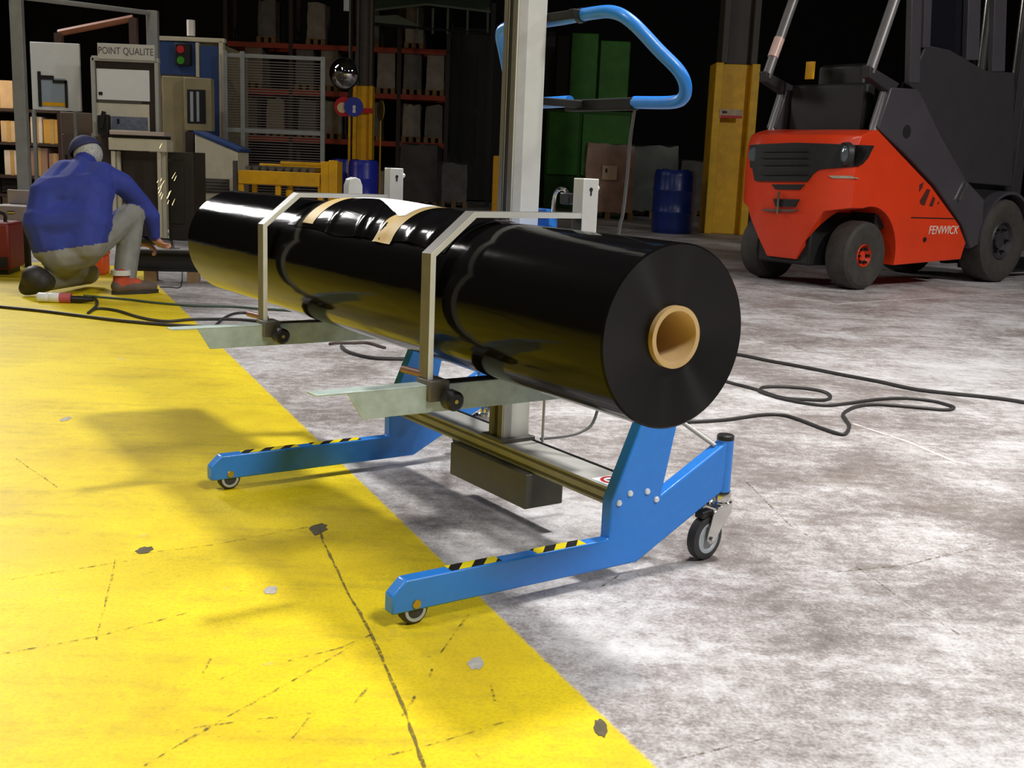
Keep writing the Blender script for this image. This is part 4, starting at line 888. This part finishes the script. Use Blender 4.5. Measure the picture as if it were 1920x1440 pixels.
for lv, rows in ((3, [(-30, 26, 152, 0, 'tall pale carton on the top of the lit shelf', )]),
                 (2, [(-36, -6, 222, 1, None), (0, 30, 228, 0, 'pale carton beside the fence post on the middle lit shelf board'), (56, 78, 218, 1, 'white carton by the yellow carton on the middle lit shelf board'), (80, 113, 222, 2, 'yellow carton on the middle lit shelf board')]),
                 (1, [(-30, 0, 285, 3, None), (4, 34, 283, 1, 'white carton on the lower lit shelf board beside the fence post'), (54, 86, 276, 3, 'larger pinkish carton on the lower lit shelf board'), (88, 112, 286, 3, 'smaller pinkish carton on the lower lit shelf board')])):
    for r_ in rows:
        x0, x1, y0, mi_ = r_[:4]
        if r_[4] is None: continue
        A = at(x0, 300, 17).x; B = at(x1, 300, 17).x; h = zat(50, y0, 17)-SZ[lv]
        t = thing('carton', Vector(((A+B)/2, 17.35, SZ[lv]+.001)), 0, r_[4], 'carton', 'cartons on the lit shelf')
        w_ = (B-A)/2; MB().box((-w_, -.28, 0), (w_, .24, h)).build('carton_body', CM[mi_], t, .008); MB().box((-.03, -.283, .0), (.03, .243, h+.003)).build('carton_tape', KRAFT, t, smooth=False)
# perforated fence to the right of the machine
f2 = thing('slatted_fence_panel', groundY(512, 15.05), 0, 'grey fence panel with fine horizontal slats before the racking', 'fence'); FY = 15.05
def fx(x): return lpx(f2, x, 250, FY).x
zt2 = zat(512, 97, FY)
zl_, zr_ = zat(420, 95, FY), zat(605, 107, FY); 
for x in (424, 456, 605): MB().box((fx(x)-.028, -.03, 0), (fx(x)+.028, .03, zl_ if x < 500 else zr_)).build('fence_post', FEN, f2, .004); 
for x in (424, 456, 605): MB().box((fx(x)-.07, -.08, 0), (fx(x)+.07, .08, .012)).build('post_foot', FEN, f2, smooth=False)
MB().box((fx(420), -.02, zr_-.05), (fx(605), .02, zr_)).build('fence_top_rail', FEN, f2, .004)
for y in (247,): z = zat(512, y, FY); MB().box((fx(420), -.025, z-.03), (fx(605), .025, z+.03)).build('fence_mid_rail', FEN, f2, .004)
MB().box((fx(420), -.02, .10), (fx(605), .02, .15)).build('fence_bottom_rail', FEN, f2, .004)
sl_ = MB(); z = .18
while z < zr_-.08:
    sl_.box((fx(458), -.006, z), (fx(603), .006, z+.012)); sl_.box((fx(422), -.006, z), (fx(454), .006, z+.012)); z += .034
tag(sl_.build('slat_infill', WIRE, f2, smooth=False), kind='stuff')
# yellow guard rail / low roller table
yr = thing('yellow_conveyor_table', groundY(530, 13.0), 0, 'yellow steel low conveyor table before the slatted fence', 'conveyor'); YY = 13.0
def yx(x): return lpx(yr, x, 320, YY).x
yz = lambda y: zat(535, y, YY)
for nm, x0, x1, y0, y1, d0, d1 in (('side_rail', 446, 600, 322, 348, 0, .06), ('side_rail', 460, 605, 309, 322, .7, .76), ('end_plate', 602, 622, 300, 362, -.02, .78), ('cross_bar', 515, 600, 303, 310, .3, .36)):
    MB().box((yx(x0), d0, yz(y1)), (yx(x1), d1, yz(y0))).build(nm, YRAIL, yr, .008)
for x in (450, 520, 600):
    for d in (.02, .70): MB().box((yx(x)-.03, d, 0), (yx(x)+.03, d+.06, yz(340))).build('table_leg', YRAIL, yr, .004)
MB().box((yx(617), -.03, 0), (yx(633), .05, yz(297))).build('corner_post', YRAIL, yr, .006); MB().box((yx(437), -.02, 0), (yx(444), .05, yz(305))).build('corner_post', GREYSTEEL, yr, .004)
for k_ in range(9): x = yx(462+k_*15); MB().cyl((x, .06, yz(318)), (x, .70, yz(318)), .03, n=10).build('roller', STEEL, yr)
MB().cyl((yx(543), -.01, yz(370)), (yx(543), -.01, yz(356)), .04, n=12).build('orange_stop', YRAIL, yr); MB().box((yx(535), -.03, 0), (yx(551), .05, yz(369))).build('stop_bracket', YRAIL, yr, smooth=False)
# dark housing behind the sparks and low dark work piece
dh = thing('dark_cabinet', groundY(335, 12.6), 0, 'dark brown cabinet behind the flying sparks', 'cabinet')
pbx(dh, 12.6, 'cabinet_body', mat('dark_brown_metal', (50, 44, 36), .6, 0, .2, 4), 314, 362, 285, None, .0, .5); pbx(dh, 12.6, 'cabinet_door', mat('dark_green_brown', (44, 42, 30), .6, 0, .2, 4), 318, 345, 300, 420, -.015, .0)

# ================================================================== PERSON
PB = gp(170, 556); pe = thing('person', (PB.x, PB.y, 0), 0, 'person in blue jacket, grey trousers and cap crouching with back turned', 'person')
def J(x, y, Y): return at(x, y, Y)-pe.location
NAVY = mat('blue_work_jacket', (42, 56, 140), .8, 0, .22, 5, bump=.15); TROU = mat('grey_work_trousers', (128, 128, 124), .85, 0, .2, 6, bump=.15); SKIN = mat('skin', (188, 136, 110), .6, 0, .05, 10)
CAP = mat('dark_blue_cap', (46, 50, 92), .8, 0, .15, 10); HAIR = mat('grey_hair', (170, 170, 168), .7, 0, .3, 60, bump=.3); BOOT = mat('dark_boot_leather', (40, 37, 35), .6, 0, .2, 14); SHOE = mat('grey_brown_shoe', (92, 78, 70), .7, 0, .2, 14); ORL = mat('red_orange_shoe_upper', (176, 70, 44), .7, 0, .15, 14)
CAPS = []        # (a, b, ra, rb, material index)
def cap(a, b, ra, rb, mi): CAPS.append((Vector(a), Vector(b), ra, rb, mi))
# trunk (0), trousers (1), skin (2)
Lh, Rh = J(96, 462, 7.48), J(160, 458, 7.50)
Lm, Rm = J(88, 420, 7.50), J(165, 415, 7.56); Lc, Rc = J(98, 370, 7.58), J(172, 362, 7.64); Ls, Rs = J(122, 326, 7.74), J(192, 328, 7.72)
cap(Lh, Lm, .135, .15, 0); cap(Rh, Rm, .135, .15, 0); cap(Lh, Rh, .13, .13, 0); cap(Lm, Lc, .15, .15, 0); cap(Rm, Rc, .15, .145, 0); cap(Lm, Rm, .16, .16, 0); cap(Lc, Rc, .155, .155, 0)
cap(Lc, Ls, .15, .10, 0); cap(Rc, Rs, .145, .095, 0); cap(Ls, Rs, .10, .09, 0); cap((Lc+Rc)/2, (Ls+Rs)/2, .16, .11, 0)
nk = J(160, 302, 7.80); hd_ = J(164, 284, 7.86); cap((Ls+Rs)/2, nk, .10, .075, 0); cap(nk, hd_, .055, .065, 2); cap(hd_, J(158, 280, 7.90), .085, .085, 2); cap(J(160, 286, 7.93), J(158, 292, 7.965), .06, .045, 2)
Re, Rw = J(262, 378, 7.90), J(288, 440, 8.02); cap(Rs, J(230, 346, 7.78), .085, .082, 0); cap(J(230, 346, 7.78), Re, .082, .066, 0); cap(Re, J(284, 405, 7.96), .068, .06, 0); cap(J(284, 405, 7.96), Rw, .06, .047, 0)
Le, Lw = J(150, 400, 8.05), J(262, 452, 8.16); cap(Ls, Le, .085, .062, 0); cap(Le, Lw, .062, .045, 0)
def hand(w_, d, up, side):
    d = Vector(d).normalized(); sd = d.cross(Vector(up)).normalized()*side; nn = sd.cross(d).normalized()
    p = w_+d*.09; cap(w_, w_+d*.03, .03, .032, 2); cap(w_+d*.03+sd*.02, p+sd*.028, .022, .017, 2); cap(w_+d*.03-sd*.02, p-sd*.028, .022, .017, 2); cap(w_+d*.03, p, .022, .018, 2)
    for i, (L, off) in enumerate(((.068, .032), (.078, .011), (.073, -.011), (.058, -.031))):
        b0 = p+sd*off; b1 = b0+d*L*.5+nn*L*.16; b2 = b1+d*L*.12+nn*L*.42; b3 = b2-d*L*.22+nn*L*.18
        cap(b0, b1, .0105, .010, 2); cap(b1, b2, .010, .0095, 2); cap(b2, b3, .0095, .0085, 2)
    t0 = w_+d*.035+sd*.03; t1 = t0+sd*.035+d*.03; t2 = t1+nn*.03+d*.022; cap(t0, t1, .014, .012, 2); cap(t1, t2, .012, .010, 2)
hand(Rw+(Rw-J(284, 405, 7.96)).normalized()*.02, Vector((.35, .45, -.6)), (0, 0, 1), 1); hand(Lw, Vector((.75, .15, -.35)), (0, 0, 1), -1)
Rk, Ra = J(246, 402, 7.86), J(234, 524, 7.74); cap(J(158, 470, 7.52), Rk, .115, .088, 1); cap(Rk, J(244, 430, 7.86), .09, .088, 1); cap(J(244, 430, 7.86), Ra, .088, .078, 1); cap(J(120, 478, 7.46), J(158, 470, 7.52), .125, .12, 1)
Lk = J(165, 528, 8.02); Lk.z = .10; La = J(84, 536, 7.42); La.z = .10; cap(J(112, 482, 7.47), J(135, 500, 7.75), .125, .10, 1); cap(J(135, 500, 7.75), Lk, .10, .085, 1); cap(Lk, La, .082, .07, 1)
def convex(a, b, ra, rb):
    bm = bmesh.new()
    bmesh.ops.create_icosphere(bm, subdivisions=2, radius=ra, matrix=Matrix.Translation(a)); bmesh.ops.create_icosphere(bm, subdivisions=2, radius=rb, matrix=Matrix.Translation(b))
    r = bmesh.ops.convex_hull(bm, input=bm.verts); bmesh.ops.delete(bm, geom=[g for g in r['geom_interior'] if isinstance(g, bmesh.types.BMVert)], context='VERTS')
    return bm
def blob(name, caps, mats, parent, voxel, smooth=6):
    me = bpy.data.meshes.new(name); tot = bmesh.new()
    for a, b, ra, rb, mi_ in caps:
        bm = convex(a, b, ra, rb); tm = bpy.data.meshes.new('t'); bm.to_mesh(tm); bm.free(); tot.from_mesh(tm); bpy.data.meshes.remove(tm)
    tot.to_mesh(me); tot.free(); ob = bpy.data.objects.new(name, me); COL.objects.link(ob)
    md = ob.modifiers.new('r', 'REMESH'); md.mode = 'VOXEL'; md.voxel_size = voxel
    sm = ob.modifiers.new('s', 'SMOOTH'); sm.iterations = smooth; sm.factor = .5
    bpy.context.view_layer.update(); bake(ob); me = ob.data; me.materials.clear()
    for m in mats: me.materials.append(m)
    for p in me.polygons:
        c = p.center; best = 9; bi = 0
        for a, b, ra, rb, mi_ in caps:
            d = b-a; L = d.length_squared; t = max(0, min(1, (c-a).dot(d)/L)) if L > 1e-9 else 0
            dd = (c-(a+d*t)).length-(ra+(rb-ra)*t)
            if dd < best: best = dd; bi = mi_
        p.material_index = bi; p.use_smooth = True
    ob.parent = parent; return ob
bod = blob('person_body', CAPS, [NAVY, TROU, SKIN], pe, .011, 4)
# the jacket hem is a straight sloping line across the back
h0, h1, kx = J(58, 476, 7.36), J(192, 456, 7.42), J(197, 460, 7.5).x
for p in bod.data.polygons:
    c = p.center
    if c.x < kx and p.material_index < 2:
        zh = h0.z+(h1.z-h0.z)*(c.x-h0.x)/(h1.x-h0.x); p.material_index = 0 if c.z > zh else 1
# cap, hair, shoes
c0 = J(163, 283, 7.87)
hb_ = MB(); hb_.ball(c0+Vector((.012, -.012, -.022)), .098, 20, 12, (1, .98, 1.0)); hb_.build('hair', HAIR, pe)
cp_ = MB(); dcap = Vector((-.45, .25, .80)).normalized()
Mc = axes(c0, dcap.orthogonal(), dcap.cross(dcap.orthogonal()), dcap)
prof = [(.108*math.sin(t), .108*math.cos(t)*1.02) for t in [math.radians(88)*k/9 for k in range(10)]][::-1]
cp_.lathe(prof+[(0.0, .1105)], c0+Vector((-.01, 0, 0)), dcap, 28); cp_.lathe([(.104, .000), (.112, .0), (.112, .022), (.104, .022)], c0+Vector((-.01, 0, 0)), dcap, 28, closed=True)
pk_ = Vector((-.35, .85, -.1)).normalized()
cp_.build('flat_cap', CAP, pe)
MB().box((-.07, 0, -.006), (.07, .075, .006), M=axes(c0+dcap*.01+pk_*.095, pk_.cross(dcap), pk_, dcap)).build('cap_peak', CAP, pe, .005)
def shoe(h, t, m, up, nm):
    d = (t-h); caps = [(h+Vector((0, 0, .055)), h+d*.55+Vector((0, 0, .05)), .052, .050, 0), (h+d*.55+Vector((0, 0, .05)), t+Vector((0, 0, .042)), .050, .040, 0), (h+d*.05+Vector((0, 0, .06)), h+d*.10+Vector((0, 0, .125)), .052, .055, 1), (h+d*.15+Vector((0, 0, .085)), h+d*.55+Vector((0, 0, .068)), .050, .042, 1)]
    ob = blob(nm, caps, [m, up], pe, .009, 3)
    for v in ob.data.vertices:
        if v.co.z < .006: v.co.z = .006
    dn = d.normalized(); sd = Vector((-dn.y, dn.x, 0)); L = d.length; pts = []
    for k_ in range(20):
        a = 2*math.pi*k_/20; pts.append(h+d*.5+dn*(L/2+.05)*math.cos(a)+sd*.052*math.sin(a)*(1.0 if math.cos(a) > 0 else .85))
    so_ = MB(); so_.add([(p.x, p.y, .0) for p in pts]+[(p.x, p.y, .026) for p in pts], [tuple(range(19, -1, -1)), tuple(range(20, 40))]+[(i, (i+1) % 20, (i+1) % 20+20, i+20) for i in range(20)]); so_.build('shoe_sole', BOOT, ob)
gl = lambda x, y: Vector(gp(x, y))-pe.location
s0 = gl(222, 552); s1 = gl(285, 549); shoe(s0, s1, SHOE, ORL, 'work_shoe')
MB().lathe([(.060, 0), (.068, 0), (.066, .035), (.058, .035)], s0+(s1-s0)*.08+Vector((0, 0, .135)), (0, 0, 1), 20, closed=True).build('sock', mat('pale_sock', (196, 196, 190), .9, 0, .1, 30), pe)
b0 = gl(62, 556); blob('kneeling_boot', [(La, b0+Vector((.02, -.02, .13)), .075, .082, 0), (b0+Vector((.02, 0, .13)), b0+Vector((-.04, -.01, .055)), .085, .050, 0), (b0+Vector((.05, 0, .10)), b0+Vector((-.03, 0, .06)), .08, .055, 0)], [BOOT], pe, .011, 4)
# --- grinder, work piece, sparks
gq = at(292, 452, 8.12)
gd = thing('angle_grinder', gq, .5, 'dark hand-held angle grinder in the crouching person\'s hands', 'power tool')
MB().lathe([(0, -.14), (.026, -.14), (.032, -.10), (.030, .06), (.034, .09), (.024, .12), (0, .12)], (0, 0, 0), (1, .1, -.15), 18).build('grinder_body', BLACKP, gd); MB().lathe([(0, 0), (.062, 0), (.062, .004), (0, .004)], (.115, .012, -.055), (0, 0, 1), 26).build('grinding_disc', STEEL, gd); MB().cyl((.115, .012, -.055), (.115, .012, -.01), .02, n=12).build('gear_head', STEEL, gd)
wq = groundY(318, 8.6); wp = thing('steel_work_piece', wq, .2, 'low dark steel beam on blocks being ground beside the person', 'work piece')
MB().box((-.30, -.06, .22), (.22, .06, .24)).build('top_flange', DARK, wp); MB().box((-.30, -.008, .10), (.22, .008, .22)).build('web', DARK, wp); MB().box((-.30, -.06, .08), (.22, .06, .10)).build('bottom_flange', DARK, wp)
for x in (-.2, .12): MB().box((x, -.08, 0), (x+.09, .08, .08)).build('wood_block', WOOD, wp)
rr = random.Random(3); sk = MB(); src = at(290, 402, 8.12)
for k_ in range(15):
    x0, y0 = 286+rr.uniform(0, 42), 398-rr.uniform(8, 125)
    if rr.random() < .6: x0, y0 = 288+rr.uniform(0, 14), 392-rr.uniform(0, 60)
    Y_ = 8.05+rr.uniform(-.15, .3); L = rr.uniform(4, 15); sl2 = rr.uniform(.35, .6)
    sk.cyl(at(x0, y0, Y_), at(x0+L*sl2, y0-L, Y_),   .0010, .0003, n=4)
sp2 = sk.build('grinding_sparks', mat('spark_glow', (255, 226, 160), .5, 0, 0, 1, emit=9), None); tag(sp2, 'shower of bright grinding sparks rising beside the person', 'sparks', kind='stuff')
# --- tools and boxes round the person
wz = groundY(8, 8.7); wm_ = thing('welding_machine', wz, .15, 'dark red welding machine on the floor at the person\'s side', 'machine')
MB().box((-.42, -.18, .04), (.06, .22, .40)).build('case', mat('dark_red_case', (112, 26, 24), .5, 0, .15, 6), wm_, .02); MB().box((-.40, -.185, .06), (.04, -.17, .14)).build('vent_grille', DARK, wm_); MB().tube(smooth_path([(-.36, .02, .40), (-.34, .02, .47), (-.05, .02, .47), (-.02, .02, .40)], 5), .014, 8).build('carry_handle', BLACKP, wm_)
for x in (-.36, 0): MB().box((x-.03, -.14, 0), (x+.03, .18, .04)).build('rubber_foot', BLACKP, wm_)
gb = thing('grey_tool_case', groundY(40, 9.3), -.1, 'open pale grey tool case on a low dark trolley behind the person', 'tool case')
MB().box((-.26, -.15, .33), (.12, .2, .36)).build('trolley_deck', DARK, gb); MB().box((-.24, -.13, .36), (.10, .18, .50)).build('case_base', mat('pale_grey_case', (150, 140, 138), .6, 0, .1, 6), gb, .01); MB().box((-.24, .17, .50), (.10, .20, .62), M=Matrix.Rotation(.0, 4, 'X')).build('case_lid', MATS['pale_grey_case'], gb, .008); MB().cyl((-.06, -.135, .45), (.0, -.135, .45), .012, n=8).build('latch', CHROME, gb)
for x in (-.22, .08):
    for y in (-.11, .16): MB().box((x-.02, y-.02, 0), (x+.02, y+.02, .33)).build('trolley_leg', DARK, gb)
ob_ = thing('orange_tool_box', groundY(160, 8.9), .1, 'orange plastic tool box on the floor behind the crouching person', 'tool box')
OBX = mat('orange_plastic', (220, 84, 30), .5, 0, .1, 8); MB().box((-.14, -.1, 0), (.14, .1, .15)).build('box_base', OBX, ob_, .012); MB().box((-.145, -.105, .15), (.145, .105, .18)).build('box_lid', OBX, ob_, .008); MB().tube([(-.06, 0, .18), (-.06, 0, .215), (.06, 0, .215), (.06, 0, .18)], .010, 8).build('box_handle', BLACKP, ob_)

# ================================================================== CABLES AND PLUG
def cable(name, pts, r, label, m=CABLE, z=None):
    P = [gp(x, y, r) for x, y in pts]; S = smooth_path(P, 7)
    o = S[0]; t = MB().tube([p-Vector((o.x, o.y, 0)) for p in S], r, 8).build(name, m); t.location = (o.x, o.y, 0); return tag(t, label, 'cable')
def z4(x, y): return (1280+x/3, 600+y/3)
cable('power_cable', [(640, 649), (655, 660), (700, 671), (770, 673), (870, 672), (1000, 664), (1150, 655), (1300, 655)]+[z4(*p) for p in ((315, 195), (480, 228), (700, 268), (900, 308), (1100, 345), (1300, 388), (1500, 412), (1700, 432), (1830, 448), (1990, 475))], .009, 'thick straight black power cable crossing the concrete behind the film roll')
cable('looped_cable', [(1010, 662), (1100, 664), (1200, 674)]+[z4(*p) for p in ((60, 270), (160, 312), (260, 350), (340, 370), (430, 395), (560, 436), (700, 447), (800, 449), (832, 432), (800, 405), (700, 386), (560, 375), (460, 377), (436, 390), (440, 404), (520, 432), (600, 451), (700, 469), (820, 480), (950, 466), (1100, 446), (1250, 440), (1400, 455), (1500, 480), (1525, 495), (1480, 505), (1350, 495), (1100, 475), (975, 488), (905, 525), (918, 560), (938, 595), (920, 635), (880, 640), (780, 608), (660, 562), (560, 534), (440, 534), (250, 560), (60, 572), (-60, 572))]+[(1180, 780), (1110, 758), (1040, 735), (1000, 712)], .0075, 'thinner black cable lying in loops on the concrete')
def z5(x, y): return (x/2.743, 400+y/2.743)
cable('floor_cable', [z5(*p) for p in ((-60, 470), (0, 480), (200, 500), (400, 525), (600, 550), (800, 568), (980, 580), (1200, 585), (1410, 580), (1600, 575), (1700, 560))], .010, 'black cable running straight along the yellow floor before the person')
cable('plug_cable', [z5(*p) for p in ((478, 430), (498, 450), (496, 475), (470, 500), (455, 512), (500, 490), (600, 500), (720, 535), (850, 555), (1000, 545), (1200, 545), (1330, 555), (1450, 570))], .009, 'black cable leading from the white plug across the paint edge')
cable('green_hose', [z5(*p) for p in ((430, 424), (650, 442), (800, 460), (1000, 475), (1200, 480), (1330, 490), (1500, 500))], .008, 'dull green hose stretched past the person\'s shoe', mat('dull_green_hose', (66, 84, 70), .5, 0, .1, 20))
cable('arched_cable', [z5(*p) for p in ((1095, 590), (1115, 570), (1150, 540), (1200, 517), (1260, 512), (1330, 530), (1420, 560), (1500, 600))], .008, 'short black cable curving behind the far shelf')
cable('thin_wire', [(300, 538), (320, 538.5), (338, 538), (341, 520), (342, 500), (342, 484)], .004, 'thin dark wire bent at a corner on the concrete')
cable('cable_end', [(618, 645), (632, 643), (662, 643), (690, 643), (722, 652)], .008, 'short brown cable coil end under the film roll', mat('brown_black_cable', (70, 56, 50), .6, 0, .2, 20))
g0 = gp(70, 558, .03); g1 = gp(176, 561, .03); pg = thing('industrial_plug', (g0.x, g0.y, 0), math.atan2(g1.y-g0.y, g1.x-g0.x), 'white and red industrial plug lying on the yellow floor', 'plug'); L = (g1-g0).length
MB().lathe([(0, 0), (.024, 0), (.031, .012), (.031, L*.19), (.028, L*.20), (.032, L*.22), (.032, L*.40), (0, L*.40)], (0, 0, .033), (1, 0, 0), 22).build('white_barrel', WHITE, pg); MB().lathe([(0, L*.40), (.033, L*.40), (.033, L*.60), (0, L*.60)], (0, 0, .033), (1, 0, 0), 22).build('red_collar', mat('plug_red', (176, 78, 84), .5, 0, .1, 10), pg)
MB().lathe([(0, L*.60), (.022, L*.60), (.024, L*.75), (.016, L*.92), (.011, L), (0, L)], (0, 0, .026), (1, 0, 0), 18).build('cable_gland', BLACKP, pg)
